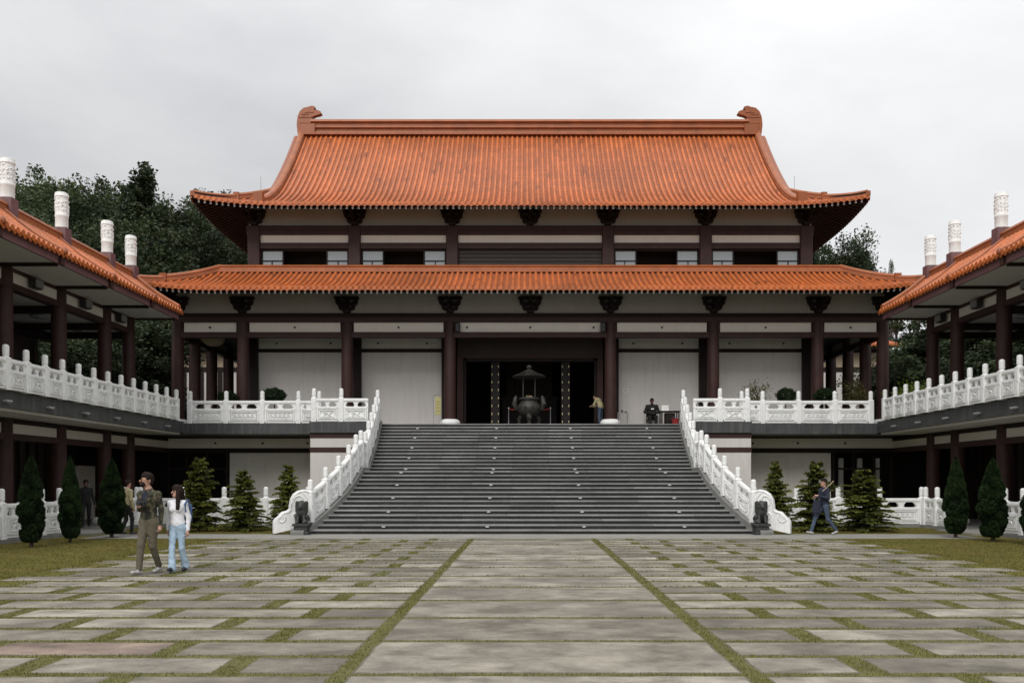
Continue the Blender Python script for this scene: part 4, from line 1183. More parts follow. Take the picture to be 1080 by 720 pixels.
# --- young firs with drooping layered branches
def fir_proto(seed, name='fir_tree', spread=.78):
    t = thing(name, '', 'fir', (0,0,0), 0, 'young firs before the lower wall')
    r = random.Random(seed); mb = MB()
    mb.tube([(0,0,-.05),(0,0,1.2),(.01,0,2.35)], [.05,.035,.008], BARK, 8)
    Cs = []; Ds = []; vv = []
    rg = np.random.default_rng(seed)
    z = .12
    while z < 2.3:
        nb = 9 if z < 1.5 else 6
        ln = spread*(1-z/2.42)**.8*r.uniform(.7,1.2)+.07
        for k in range(nb):
            a = 2*PI*k/nb+r.uniform(-.4,.4)+z*5; z_ = z; z = z+r.uniform(-.08,.09); l = ln*r.uniform(.55,1.25); dr = r.uniform(.05,.22)
            pts = [Vector((math.cos(a)*l*q, math.sin(a)*l*q, z+l*(.35*q-.55*q*q+dr*q**3)+.12*q)) for q in (0,.25,.5,.75,1.0)]
            mb.tube(pts, [.012,.009,.007,.005,.002], BARK, 4)
            b = r.random()
            for q in np.linspace(.12,1,int(10+14*l/.8)):
                i = min(3,int(q*4)); p = pts[i].lerp(pts[i+1], q*4-i) 
                sl = .20*(1-q*.6)*l/.7+.05
                for sd in (-1,1):
                    for m_ in range(4):
                        f_ = (m_+.5)/4*sl
                        c = (p.x+math.cos(a+sd*1.0)*f_, p.y+math.sin(a+sd*1.0)*f_, p.z-.05*m_/4+r.uniform(-.02,.02))
                        Cs.append(c); vv.append(min(1,max(0,.05+.35*b+.6*q*q*r.random()+.3*(m_/4))))
            z = z_
        z += r.uniform(.09,.15)
    mb.build('trunk', t)
    C = np.array(Cs); V = leaf_quads(C, .095, .8, .42); np_quads('crown', V, [LEAF_FIR], vv, t)
    return t
fp = [fir_proto(41), fir_proto(42), fir_proto(43)]
firs = [(210,560,482,42,'tall yellowish green fir behind the woman in white',0),
        (257,560,497,42,'bushy fir in front of the white lower wall left of the stairs',1),
        (304,558,491,36,'thin fir growing behind the left stair scroll',2),
        (818,558,487,34,'thin fir growing behind the right stair scroll',2),
        (860,560,486,46,'tall fir right behind the man in navy',0),
        (911,560,496,56,'widest dark fir, at the right end of the lower wall',1)]
usedf = set()
for i,(x,yb,yt,w,lab,k) in enumerate(firs):
    d = F*EYE_H/(yb-508); d = {303:28.6}.get(x,d); S_ = F/d; h = (508-yt)/S_+EYE_H
    s = (w/S_/1.35, w/S_/1.35, h/2.4)
    if k not in usedf: fp[k].location = (px(x,d),d,0); fp[k].scale = s; fp[k]['label'] = lab; usedf.add(k)
    else: copy_tree(fp[k], (px(x,d),d,0), i*1.1, lab, scale=s)
# --- potted plants on the terrace
def pot_mesh(r,h,m=TERRA):
    mb = MB(); mb.lathe([(r*.7,0),(r*.8,h*.3),(r*.95,h*.8),(r*1.05,h*.86),(r*1.05,h),(r*.9,h),(r*.85,h*.9),(0.01,h*.88)], (0,0,0), m, 16); return mb
def topiary_proto():
    global RNG
    t = thing('potted_topiary', '', 'potted plant', (0,0,0), 0, 'clipped pot plants on the terrace')
    pot_mesh(.24,.42,KERB).build('pot', t, smooth=40)
    mb = MB(); mb.tube([(0,0,.36),(.03,0,.6),(0,0,.85)], [.04,.035,.02], BARK, 7); mb.build('trunk', t, smooth=40)
    st = RNG; RNG = np.random.default_rng(51); n = 4200
    d = RNG.normal(size=(n,3)); d /= np.linalg.norm(d,axis=1)[:,None]
    k = 1+.10*np.sin(d[:,0]*9)*np.sin(d[:,2]*7+1)+.08*np.sin(d[:,1]*11)
    C = d*np.array([.52,.45,.26])*(k*RNG.uniform(.72,1.0,n))[:,None]+np.array([0,0,1.06])
    np_quads('crown', leaf_quads(C,.07,.6,.5), [LEAF_CY], RNG.uniform(0,1,n), t); RNG = st; return t
tp = topiary_proto()
tops = [(289,36.4,1.0,'clipped round pot shrub before the white porch wall left of the stairs'),
        (240,36.6,.95,'clipped dark pot shrub on the terrace at the left porch corner'),
        (829,36.4,.85,'clipped round pot shrub beside the olive sapling right of the stairs'),
        (870,36.6,1.0,'clipped dark pot shrub on the terrace at the right porch corner')]
for i,(x,d,s,lab) in enumerate(tops):
    sc_ = (s, s, (pz(409 if x != 240 else 412,d)-P)/1.32)
    if i == 0: tp.location = (px(x,d),d,P); tp.scale = sc_; tp['label'] = lab
    else: copy_tree(tp, (px(x,d),d,P), i*1.7, lab, scale=sc_)
def sapling(x, d, topy, spread, label, matl, seed, dens, stem=None):
    global RNG
    t = thing('potted_sapling', label, 'potted tree', (px(x,d),d,P), 0)
    H = pz(topy,d)-P
    pot_mesh(.26,.45).build('pot', t, smooth=40)
    r = random.Random(seed); mb = MB(); tips = []
    mb.tube([(0,0,.38),(.03,.0,.8),(0,.02,H*.55)], [.05,.042,.03], stem or BARK, 7)
    for k in range(11):
        a = r.uniform(0,2*PI); z = r.uniform(.25,.55)*H; l = spread*r.uniform(.5,1)
        e = Vector((math.cos(a)*l*.8, math.sin(a)*l*.8, min(H-.1, z+l*r.uniform(.7,1.3)))); m_ = Vector((math.cos(a)*l*.35,math.sin(a)*l*.35,(z+e.z)/2))
        mb.tube([(0,0,z),m_,e], [.018,.012,.004], stem or BARK, 5); tips += [e, m_.lerp(e,.6), m_.lerp(e,.3)]
    mb.build('trunk', t, smooth=40)
    st = RNG; RNG = np.random.default_rng(seed); Cs = []
    for p in tips: Cs.append(np.array(p)+RNG.normal(size=(dens,3))*np.array([.16,.16,.13])*spread/.7)
    C = np.concatenate(Cs); np_quads('crown', leaf_quads(C,.085,.4,.5), [matl], RNG.uniform(0,1,len(C)), t); RNG = st
sapling(799,36.3,388,.62,'sparse olive sapling in a pot against the white porch wall right of the stairs',LEAF_OL,61,26)
sapling(902,36.4,385,.55,'dense olive sapling with pale stem at the right porch corner',LEAF_OL,62,60,BARK_L)
# bright shrub beyond the balcony on the right
d = 35.6; t = thing('potted_shrub', 'bright yellow green shrub behind the right balcony balustrade', 'potted plant', (px(965,d),d,P)); pot_mesh(.25,.4).build('pot', t, smooth=40)
C = RNG.normal(size=(1500,3))*np.array([.42,.3,.26])+np.array([0,0,1.25]); np_quads('crown', leaf_quads(C,.11,.5,.5), [LEAF_YG], RNG.uniform(0,1,1500), t)
mb = MB()
for k in range(7): a = k*.9; mb.tube([(0,0,.35),(math.cos(a)*.2,math.sin(a)*.15,.8),(math.cos(a)*.4,math.sin(a)*.25,1.25)], [.02,.014,.006], BARK, 5)
mb.build('stem', t)
# ================================================================== FIGURES (one continuous surface grown from a skeleton)
def grow(prims, h=.012, k=.03, noise_amp=0.0):
    """prims: (p0,p1,r0,r1,tag[,flat(3)]) round cones smoothly united; returns verts, quads, tag per face"""
    P0 = np.array([p[0] for p in prims],float); P1 = np.array([p[1] for p in prims],float)
    R = np.array([[p[2],p[3]] for p in prims],float); m_ = R.max()+.05
    lo = np.minimum(P0,P1).min(0)-m_; hi = np.maximum(P0,P1).max(0)+m_
    n = np.ceil((hi-lo)/h).astype(int)+1
    ax = [lo[i]+h*np.arange(n[i]) for i in range(3)]
    Fd = np.full(n, 9.0); best = np.full(n, 9.0); who = np.zeros(n, int)
    for i,p in enumerate(prims):
        a,b = P0[i],P1[i]; r0,r1 = R[i]; pad = max(r0,r1)+.09
        l = np.minimum(a,b)-pad; u = np.maximum(a,b)+pad
        s = [slice(max(0,int((l[j]-lo[j])/h)), min(n[j],int((u[j]-lo[j])/h)+2)) for j in range(3)]
        X,Y,Z = np.meshgrid(ax[0][s[0]],ax[1][s[1]],ax[2][s[2]],indexing='ij')
        fl = p[5] if len(p) > 5 else (1,1,1)
        c = (a+b)/2
        ab = (b-a); L2 = (ab*ab).sum()+1e-9
        t = np.clip(((X-a[0])*ab[0]+(Y-a[1])*ab[1]+(Z-a[2])*ab[2])/L2,0,1)
        dx,dy,dz = [(q-(a[j]+t*ab[j]))/fl[j] for j,q in enumerate((X,Y,Z))]
        dist = (np.sqrt(dx*dx+dy*dy+dz*dz)-(r0+(r1-r0)*t))*min(fl)**.5
        old = Fd[s[0],s[1],s[2]]; kk = p[6] if len(p) > 6 else k
        hh = np.clip(.5+.5*(old-dist)/kk,0,1); Fd[s[0],s[1],s[2]] = old*(1-hh)+dist*hh-kk*hh*(1-hh)
        bo = best[s[0],s[1],s[2]]; mm = dist < bo; bo[mm] = dist[mm]; wv = who[s[0],s[1],s[2]]; wv[mm] = i
    if noise_amp:
        X,Y,Z = np.meshgrid(*ax,indexing='ij')
        Fd = Fd+noise_amp*(np.sin(X*31+Z*23+np.sin(Y*40))*np.sin(Z*37+Y*19+X*11)+.6*np.sin(X*67+Y*53)*np.sin(Z*61+1))
    ins = Fd < 0
    cnt = np.zeros(np.array(n)-1,int); acc = np.zeros((*(np.array(n)-1),3)); ec = np.zeros(np.array(n)-1)
    def sh(A,o): return A[o[0]:A.shape[0]-1+o[0], o[1]:A.shape[1]-1+o[1], o[2]:A.shape[2]-1+o[2]]
    cor = [(i,j,q) for i in (0,1) for j in (0,1) for q in (0,1)]
    for c in cor: cnt += sh(ins,c)
    for c in cor:
        for axs in range(3):
            if c[axs]: continue
            d = list(c); d[axs] = 1
            f0,f1 = sh(Fd,c),sh(Fd,d); cr = (f0<0)!=(f1<0)
            t = np.where(cr, f0/np.where(cr,f0-f1,1), 0)
            for j in range(3): acc[...,j] += np.where(cr, c[j]+(t if j==axs else 0), 0)
            ec += cr
    act = (cnt>0)&(cnt<8); idx = np.full(act.shape,-1); ids = np.argwhere(act); idx[act] = np.arange(len(ids))
    V = lo+h*(ids+acc[act]/ec[act][:,None])
    Fs = []
    for axs in range(3):
        o1,o2 = [j for j in range(3) if j!=axs]
        sl0 = [slice(1,-1)]*3; sl0[axs] = slice(0,-1); sl1 = list(sl0); sl1[axs] = slice(1,None)
        f0 = ins[tuple(sl0)]; f1 = ins[tuple(sl1)]
        e = np.argwhere(f0!=f1); fl = f0[tuple(e.T)]
        base = e.copy(); base[:,o1]+=1; base[:,o2]+=1
        def cell(a,b):
            q = base.copy(); q[:,o1]-=a; q[:,o2]-=b; return idx[tuple(q.T)]
        q = np.stack([cell(1,1),cell(0,1),cell(0,0),cell(1,0)],1)
        flip = fl if axs != 1 else ~fl
        q[~flip] = q[~flip][:,::-1]; Fs.append(q)
    Fq = np.concatenate(Fs); Fq = Fq[(Fq>=0).all(1)]
    cells = ids[Fq[:,0]]; tg = who[tuple(cells.T)]
    return V, Fq, tg
def grow_mesh(name, prims, mats, parent, h=.012, k=.03, noise_amp=0.0, loc=None):
    V,Fq,tg = grow(prims,h,k,noise_amp)
    names = list(mats.keys()); mi = [names.index(prims[i][4]) for i in tg]
    me = bpy.data.meshes.new(name); me.from_pydata(V.tolist(),[],Fq.tolist())
    for q in names: me.materials.append(mats[q])
    me.polygons.foreach_set('material_index', mi); me.polygons.foreach_set('use_smooth',[True]*len(me.polygons)); me.update()
    bm = bmesh.new(); bm.from_mesh(me); bmesh.ops.recalc_face_normals(bm,faces=bm.faces); bm.to_mesh(me); bm.free()
    o = bpy.data.objects.new(name, me); COL.objects.link(o)
    if parent: o.parent = parent
    if loc: o.location = loc
    return o
def v3(*a): return np.array(a,float)
def person(label, loc, rz, mats, J, hair=None, H=1.75, h=.012, jacket=1.0, flare=0.0, female=False, head_turn=0.0, group=None, extra=None, fist=(True,True), beard=False):
    """figure facing -Y in its own frame, x to the viewer's right; J overrides joints (metres at H)"""
    t = thing('person', label, 'person', loc, rz, group)
    j = dict(pel=(0,0,.93), wai=(0,0,1.08), che=(0,-.005,1.28), neck=(0,.01,1.47), head=(0,-.02,1.63),
             shL=(-.18,.01,1.41), elL=(-.235,.03,1.12), wrL=(-.23,-.05,.88), shR=(.18,.01,1.41), elR=(.235,.03,1.12), wrR=(.23,-.05,.88),
             hiL=(-.095,0,.90), knL=(-.10,-.02,.49), anL=(-.10,.02,.09), hiR=(.095,0,.90), knR=(.10,-.02,.49), anR=(.10,.02,.09),
             toL=None, toR=None)
    j.update(J); s = H/1.75
    q = {k_:(v3(*p)*s if p is not None else None) for k_,p in j.items()}
    w_ = .9 if female else 1.0; jk = jacket
    pr = []
    A = lambda a,b,r0,r1,tg,*x: pr.append((a,b,r0*s,r1*s,tg,*x))
    # torso
    A(q['pel']+v3(-.05,0,.0)*s,q['pel']+v3(.05,0,.0)*s,.118*w_,.118*w_,'bottom',(1,.85,1))
    A(q['wai'],q['che'],.125*w_*jk,.150*w_*jk,'top',(1.12,.82,1))
    A(q['pel']+v3(0,0,.09)*s,q['wai'],.140*w_*jk,.128*w_*jk,'top',(1.12,.88,1))
    A(q['che']+v3(-.07,0,.06)*s,q['che']+v3(.07,0,.06)*s,.115*w_*jk,.115*w_*jk,'top',(1,.95,1))
    if female:
        for sx_ in (-1,1): A(q['che']+v3(sx_*.06,-.085,-.0)*s,q['che']+v3(sx_*.06,-.09,-.0)*s,.062,.062,'top')
    A(q['shL'],q['shR'],.060*w_*jk,.060*w_*jk,'top')
    for S_ in ('L','R'): A(q['neck']-v3(0,0,.03)*s,q['sh'+S_]*.75+(q['neck']-v3(0,0,.05)*s)*.25,.055,.05,'top')
    A(q['neck']-v3(0,0,.07)*s,q['neck'],.075*w_,.062*w_,'top')
    A(q['neck'],q['head']-v3(0,-.01,.05)*s,.056*w_,.052*w_,'skin')
    # head and face, turned by head_turn
    c,sn = math.cos(head_turn),math.sin(head_turn)
    def hp(x,y,z): return q['head']+v3(x*c-y*sn,x*sn+y*c,z)*s
    A(hp(0,.02,.03),hp(0,.0,.035),.092,.088,'skin',(.88,1.0,1.12),.02)
    A(hp(0,-.03,-.06),hp(0,-.045,-.075),.055,.045,'skin',(1,1,1),.025)
    A(hp(0,-.090,.015),hp(0,-.104,-.016),.011,.014,'skin',(1,1,1),.012)
    for sx_ in (-1,1):
        A(hp(sx_*.083,.015,.0),hp(sx_*.086,.02,.03),.014,.018,'skin',(.6,1,1),.01)
        A(hp(sx_*.033,-.084,.022),hp(sx_*.036,-.084,.022),.0125,.0125,'eye',(1,.6,.8),.006)
    A(hp(-.022,-.094,-.052),hp(.022,-.094,-.052),.010,.010,'lip',(1,1,.8),.008)
    if beard: A(hp(-.035,-.062,-.075),hp(.035,-.062,-.075),.035,.035,'beard',(1,1,1),.015)
    # arms, hands with fingers
    for S_ in ('L','R'):
        sx_ = -1 if S_=='L' else 1
        sh_,el,wr = q['sh'+S_],q['el'+S_],q['wr'+S_]
        A(sh_-v3(0,0,.012)*s,el,.058*w_*jk,.048*w_*jk,'top'); A(el,wr,.049*w_*jk,.038*w_*jk,'top')
        d = wr-el; d /= np.linalg.norm(d)
        hand_d = q.get('ha'+S_); 
        palm = wr+d*.085*s
        A(wr+d*.02*s,palm,.027,.031,'skin',(1,1,1),.015)
        side = np.cross(d,v3(0,0,1)) if abs(d[2])<.85 else np.cross(d,v3(sx_*1.0,0,0)); side /= np.linalg.norm(side)
        nrm = np.cross(side,d)
        inward = nrm if (nrm@v3(-sx_,0,0))>0 else -nrm
        cur = .9 if fist[0 if S_=='L' else 1] else .35
        for f_ in range(4):
            o = side*(f_-1.5)*.019*s; ln = (.040,.045,.042,.034)[f_]*s
            b0 = palm+o; d1 = d*math.cos(cur*.5)+inward*math.sin(cur*.5); b1 = b0+d1*ln
            d2 = d*math.cos(cur*1.4)+inward*math.sin(cur*1.4); b2 = b1+d2*ln*.9
            A(b0,b1,.0098,.0092,'skin',(1,1,1),.006); A(b1,b2,.0092,.0078,'skin',(1,1,1),.006)
        th = wr+d*.035*s-side*.028*s; A(th,th-side*.022*s+d*.035*s+inward*.012*s,.012,.010,'skin',(1,1,1),.008)
        # legs
        hi,kn,an = q['hi'+S_],q['kn'+S_],q['an'+S_]
        A(hi,kn,.090*w_*(1.05),.062*w_,'bottom'); A(kn,an+v3(0,0,.02)*s,.062*w_,.052+flare,'bottom')
        if flare: A(an+v3(0,0,.10)*s,an-v3(0,0,.015)*s,.055,.062+flare,'bottom')
        to = q['to'+S_]
        if to is None: to = an+v3(sx_*.02,-.155,-.055)*s
        heel = an+v3(0,.035,-.05)*s
        A(heel,to,.040,.034,'shoe',(1,1,.85),.015)
    if extra: pr += extra(q,hp,s)
    m = dict(mats); m.setdefault('eye',EYE); m.setdefault('lip',mat('lip',(.32,.14,.11),.5,.05,10) if 'lip' not in MATS else MATS['lip']); m.setdefault('beard',HAIR)
    used_t = {p[4] for p in pr}; m = {k_:x for k_,x in m.items() if k_ in used_t}
    grow_mesh('body', pr, m, t, h, .03, .0028)
    if hair:
        hpz = hair(q,hp,s); grow_mesh('hair', hpz, {'hair':HAIR}, t, h, .02, .003)
    return t,q,hp
def short_hair(q,hp,s):
    return [(hp(0,.03,.065),hp(0,.0,.075),.093*s,.088*s,'hair',(.95,1.02,.95)),(hp(0,.06,.0),hp(0,.06,-.03),.075*s,.055*s,'hair',(1,.7,1)),
            (hp(-.08,.02,.03),hp(-.08,.03,.02),.03*s,.02*s,'hair',(.5,1,1)),(hp(.08,.02,.03),hp(.08,.03,.02),.03*s,.02*s,'hair',(.5,1,1))]
def long_hair(q,hp,s):
    return [(hp(0,.03,.06),hp(0,.0,.07),.097*s,.092*s,'hair'),(hp(0,.06,.0),hp(.0,.09,-.30),.085*s,.07*s,'hair',(1.1,.6,1)),
            (hp(.07,.0,.02),q['che']+v3(.07,-.13,.02)*s,.045*s,.040*s,'hair'),(hp(.06,.04,.02),q['che']+v3(.02,.10,-.02)*s,.06*s,.05*s,'hair'),(hp(-.08,.035,.02),hp(-.075,.05,-.22),.030*s,.03*s,'hair')]
def cap_hair(q,hp,s):
    return [(hp(0,.02,.065),hp(0,.0,.075),.093*s,.090*s,'hair',(.95,1.05,.85))]
# the couple walking across the slabs
dM = 880*EYE_H/97
man,qm,_ = person('bearded man in a camouflage jacket and olive trousers walking across the paving', (px(157,dM),dM,0), -.10,
    dict(top=CAMO,bottom=OLIVE,skin=SKIN,shoe=SHOE,shirt=NAVY), dict(elL=(-.185,.03,1.14),wrL=(-.07,-.19,1.20),elR=(.20,.06,1.13),wrR=(.20,.02,.87),
    hiL=(-.08,0,.90),knL=(-.07,-.14,.50),anL=(-.06,-.20,.10),toL=(-.10,-.35,.06),hiR=(.08,0,.90),knR=(.07,-.0,.49),anR=(.07,.20,.12),toR=(.07,.06,.05),
    shL=(-.155,-.01,1.41),shR=(.155,.03,1.41),head=(-.03,-.03,1.645)), short_hair, 1.78, .010, .93, 0, head_turn=-1.05, beard=True,
    extra=lambda q,hp,s: [(v3(-.03,-.085,1.40)*s,v3(-.03,-.118,1.24)*s,.045*s,.03*s,'shirt',(1,.6,1),.01)])
# dark shirt and camera on a strap, held at his chest
t = thing('camera', 'black camera held at the chest of the man in camouflage', 'camera', (px(157,dM)-.03,dM-.25,1.27)); 
mb = MB(); mb.cbox((0,0,-.05),(.14,.07,.10),BLACKP,.012); mb.box(-.03,.03,-.03,.03,.05,.075,BLACKP); mb.build('camera_body', t)
mb = MB(); mb.tube([(0,-.03,0),(0,-.11,0)], [.034,.037], BLACKP, 12); mb.build('lens', t, smooth=40)
mb = MB(); mb.tube([(-.07,0,.03),(-.08,.08,.17),(0,.14,.24)], .010, BLACKP, 5); mb.tube([(.07,0,.03),(.1,.08,.17),(.12,.16,.24)], .010, BLACKP, 5); mb.build('strap', t)
dW = 880*EYE_H/95
woman,qw,_ = person('long haired woman in a white jacket and pale jeans walking beside the man in camouflage', (px(187,dW),dW,0), -.04,
    dict(top=WHITEC,bottom=JEANS_L,skin=SKIN,shoe=SHOE_D), dict(elL=(-.20,.05,1.13),wrL=(-.20,.03,.87),elR=(.21,.06,1.12),wrR=(.21,.02,.86),
    hiL=(-.085,0,.90),knL=(-.05,-.13,.50),anL=(-.02,-.19,.10),toL=(-.02,-.35,.09),hiR=(.085,0,.90),knR=(.08,.02,.49),anR=(.09,.17,.11),toR=(.10,.03,.05),
    shL=(-.15,.01,1.41),shR=(.15,.01,1.41)), long_hair, 1.57, .010, 1.03, .018, True, head_turn=-.75)
t = thing('backpack', 'blue strap bag worn on the back of the woman in white', 'bag', (px(187,dW)+.06,dW+.17,1.12))
mb = MB(); mb.cbox((.02,0,-.20),(.24,.11,.34),BLUEC,.04); mb.build('bag_body', t, smooth=50)
mb = MB(); mb.tube([(.11,-.05,.17),(.12,-.17,.20),(.13,-.29,.12),(.14,-.28,-.02)], .018, BLUEC, 6); mb.build('strap', t)
# man in navy with a stick over his shoulder
dN = 880*EYE_H/56
nav,qn,_ = person('man in a navy jacket and jeans striding past the firs by the right stair foot', (px(869,dN),dN,0), -PI/2+.25,
    dict(top=NAVY,bottom=JEANS_D,skin=SKIN,shoe=SHOE), dict(elR=(.24,-.02,1.16),wrR=(.10,-.26,1.22),elL=(-.24,-.02,1.16),wrL=(-.10,-.24,1.15),
    hiL=(-.09,0,.90),knL=(-.09,-.25,.54),anL=(-.09,-.38,.12),toL=(-.10,-.53,.10),hiR=(.09,0,.90),knR=(.09,.08,.50),anR=(.09,.36,.16),toR=(.09,.24,.05)), short_hair, 1.74, .012, 1.12)
t = thing('walking_stick', 'pale stick carried over the shoulder of the man in navy', 'stick', (px(869,dN),dN-.22,1.36))
mb = MB(); mb.tube([(-.12,0,.0),(.0,.03,.10),(.24,.06,.32)], .014, TANB, 7); mb.build('shaft', t)
t = thing('shoulder_bag', 'dark blue bag hanging in front of the man in navy', 'bag', (px(860,dN),dN-.12,.90))
mb = MB(); mb.prism([(-.14,-.22),(.11,-.20),(.10,.16),(-.08,.18)], lambda u,v,d: (u,d,v), -.07, .07, NAVY); mb.build('bag_body', t, bevel=.02)
mb = MB(); mb.tube([(-.08,0,.18),(-.02,0,.32),(.10,0,.18)], .012, GREYC, 6); mb.build('handle', t)
# guard by the wall, visitor by the column, two people under the left gallery
dG = 38.3
person('man in black with a white badge seated by the wall beside the table', (px(687.5,dG),dG,P), 0,
    dict(top=BLACKC,bottom=BLACKC,skin=SKIN_D,shoe=SHOE_D,badge=WHITEP), dict(pel=(0,0,.52),wai=(0,.0,.67),che=(0,-.01,.87),neck=(0,.0,1.06),head=(0,-.03,1.22),
    shL=(-.21,0,1.0),shR=(.21,0,1.0),elL=(-.32,-.04,.74),wrL=(-.07,-.24,.66),elR=(.32,-.04,.74),wrR=(.07,-.24,.66),
    hiL=(-.10,0,.50),knL=(-.14,-.42,.50),anL=(-.14,-.40,.09),hiR=(.10,0,.50),knR=(.14,-.42,.50),anR=(.14,-.40,.09)), cap_hair, 1.78, .012, 1.28,
    extra=lambda q,hp,s: [(v3(-.04,-.17,.86)*s,v3(.05,-.17,.86)*s,.02,.02,'badge',(1,1,1),.004)])
ch = thing('chair', 'dark chair under the man in black by the porch wall', 'chair', (px(687.5,dG),dG+.05,P))
mb = MB(); mb.box(-.23,.23,-.22,.22,.38,.42,TIMBER_D); mb.build('seat', ch)
mb = MB(); mb.box(-.22,.22,.20,.235,.55,.86,TIMBER_D); mb.build('backrest', ch)
for a in (-.2,.2):
    for b,h_ in ((-.19,.378),(.217,.85)): mb = MB(); mb.box(a-.018,a+.018,b-.017,b+.017,0,h_,TIMBER_D); mb.build('leg', ch)
person('visitor in a straw coloured top leaning into the doorway beside the right white column base', (px(633.5,37.6),37.6,P), PI/2+2.6,
    dict(top=YELLOWC,bottom=JEANS_D,skin=SKIN,shoe=SHOE_D), dict(che=(0,-.12,1.26),neck=(0,-.20,1.40),head=(0,-.30,1.50),shL=(-.18,-.15,1.36),shR=(.18,-.15,1.36),elL=(-.22,-.25,1.10),elR=(.22,-.25,1.10),wrL=(-.12,-.42,1.05),wrR=(.12,-.42,1.05)), short_hair, 1.62, .014, 1.1)
person('person in dark clothes standing before the pale door under the left gallery', (px(90.5,29.4),29.4,.03), .5,
    dict(top=BLACKC,bottom=BLACKC,skin=SKIN_D,shoe=SHOE_D), dict(knL=(-.1,-.12,.5),anL=(-.1,-.12,.1),knR=(.1,.05,.5),anR=(.1,.2,.12),wrR=(.3,-.1,.85)), short_hair, 1.68, .014, 1.05)
person('person in a straw shirt and black trousers half hidden behind the broad cypress', (px(134.5,26.0),26.0,.012), 2.6,
    dict(top=YELLOWC,bottom=BLACKC,skin=SKIN,shoe=SHOE_D), dict(knL=(-.1,-.1,.5),anL=(-.12,-.06,.1),anR=(.12,.12,.1)), short_hair, 1.68, .014, 1.1)
# ------------------------------------------------------------------ guardian lions at the stair foot
def lion(x, face, label):
    d = 26.05; t = thing('lion_statue', label, 'statue', (px(x,d),d,0), 0, 'dark stone lions at the foot of the stairs')
    mb = MB(); mb.cbox((0,0,0),(.50,.50,.10),LIONSTONE,.02); mb.cbox((0,0,.10),(.42,.42,.18),LIONSTONE,.02); mb.cbox((0,0,.28),(.50,.50,.08),LIONSTONE,.02)
    for sx_,sy_ in ((0,-1),(1,0),(-1,0)): mb.box(sx_*.21-.14*abs(sy_)-.008*abs(sx_),sx_*.21+.14*abs(sy_)+.008*abs(sx_),sy_*.21-.008*abs(sy_)-.14*abs(sx_),sy_*.21+.008*abs(sy_)+.14*abs(sx_),.13,.25,LIONSTONE)
    mb.build('pedestal', t)
    b = .36; pr = []
    A = lambda a,c,r0,r1,*x: pr.append((v3(a[0],a[1],a[2]+b),v3(c[0],c[1],c[2]+b),r0,r1,'stone',*x))
    A((0,.10,.16),(0,-.03,.36),.17,.155); A((0,-.06,.36),(0,-.07,.50),.155,.14)
    A((0,-.09,.53),(0,-.10,.58),.15,.135); A((0,-.21,.52),(0,-.24,.51),.075,.065); A((0,-.20,.46),(0,-.17,.45),.045,.045)
    for s_ in (-1,1):
        A((s_*.09,-.09,.34),(s_*.10,-.17,.05),.055,.045); A((s_*.10,-.16,.035),(s_*.10,-.22,.03),.05,.042)
        A((s_*.12,.12,.14),(s_*.15,-.02,.20),.10,.08); A((s_*.15,.0,.16),(s_*.15,-.04,.05),.065,.05); A((s_*.15,-.05,.035),(s_*.15,-.11,.03),.045,.04)
        A((s_*.045,-.20,.575),(s_*.05,-.205,.575),.022,.022,(1,1,1),.008)
        for k_ in range(6): z = .66-k_*.055; A((s_*(.135+.02*math.sin(k_*2)),-.04+.01*k_,z),(s_*(.165),-.02,z-.02),.045,.04,(1,1,1),.01)
    for k_ in range(5): A((0,.05+.01*k_,.66-k_*.07),(0,.07+.01*k_,.63-k_*.07),.055,.05,(1,1,1),.01)
    A((0,-.225,.545),(0,-.235,.535),.025,.025,(1.5,1,1),.008)
    A((0,.24,.10),(.02*face,.28,.34),.04,.05); A((.02*face,.28,.34),(.02*face,.25,.44),.055,.03)
    A((face*.15,-.18,.06),(face*.15,-.18,.07),.06,.06)
    grow_mesh('lion_body', pr, {'stone':LIONSTONE}, t, .012, .03, .002)
lion(318.5,1,'dark seated stone lion at the left foot of the stairs'); lion(802.5,-1,'dark seated stone lion at the right foot of the stairs')
# ------------------------------------------------------------------ bronze incense burner before the doorway
d = 36.4; sB = F/d
bx = thing('incense_burner', 'bronze incense burner with curved canopy and big ears before the doorway', 'incense burner', (px(558,d),d,P))
zz = lambda y: pz(y,d)-P
mb = MB()
mb.lathe([(.0,zz(441)),(.26,zz(440)),(.43,zz(436)),(.51,zz(431)),(.49,zz(427.5)),(.39,zz(424.5)),(.36,zz(422.5)),(.45,zz(421.5)),(.45,zz(419.5)),(.40,zz(419.2)),(.36,zz(421)),(.0,zz(421.5))], (0,0,0), BRONZE, 28)
for k in range(10):
    a = k*2*PI/10; mb.lathe([(.02,-.05),(.05,-.03),(.05,.03),(.02,.05)], (math.cos(a)*.50,math.sin(a)*.50,zz(430)), BRONZE, 8)
mb.build('bowl', bx, smooth=45)
for k in range(3):
    a = k*2*PI/3-PI/2; c,s_ = math.cos(a),math.sin(a); mb = MB()
    mb.tube([(c*.36,s_*.36,zz(438)),(c*.50,s_*.50,zz(442)),(c*.46,s_*.46,.14),(c*.54,s_*.54,.06),(c*.56,s_*.56,-.0)], [.11,.12,.08,.10,.13], BRONZE, 10); mb.build('leg', bx, smooth=45)
for sg in (-1,1):
    mb = MB(); mb.tube([(sg*.44,0,zz(432)),(sg*.56,0,zz(431)),(sg*.63,0,zz(426)),(sg*.60,0,zz(420)),(sg*.56,0,zz(417))], [.05,.10,.13,.10,.03], BRONZE, 10); mb.build('handle', bx, smooth=45)
mb = MB()
for k in range(4):
    a = k*PI/2+PI/4; mb.tube([(math.cos(a)*.36,math.sin(a)*.36,zz(420)),(math.cos(a)*.36,math.sin(a)*.36,zz(398))], .028, BRONZE, 8)
mb.build('post', bx, smooth=45)
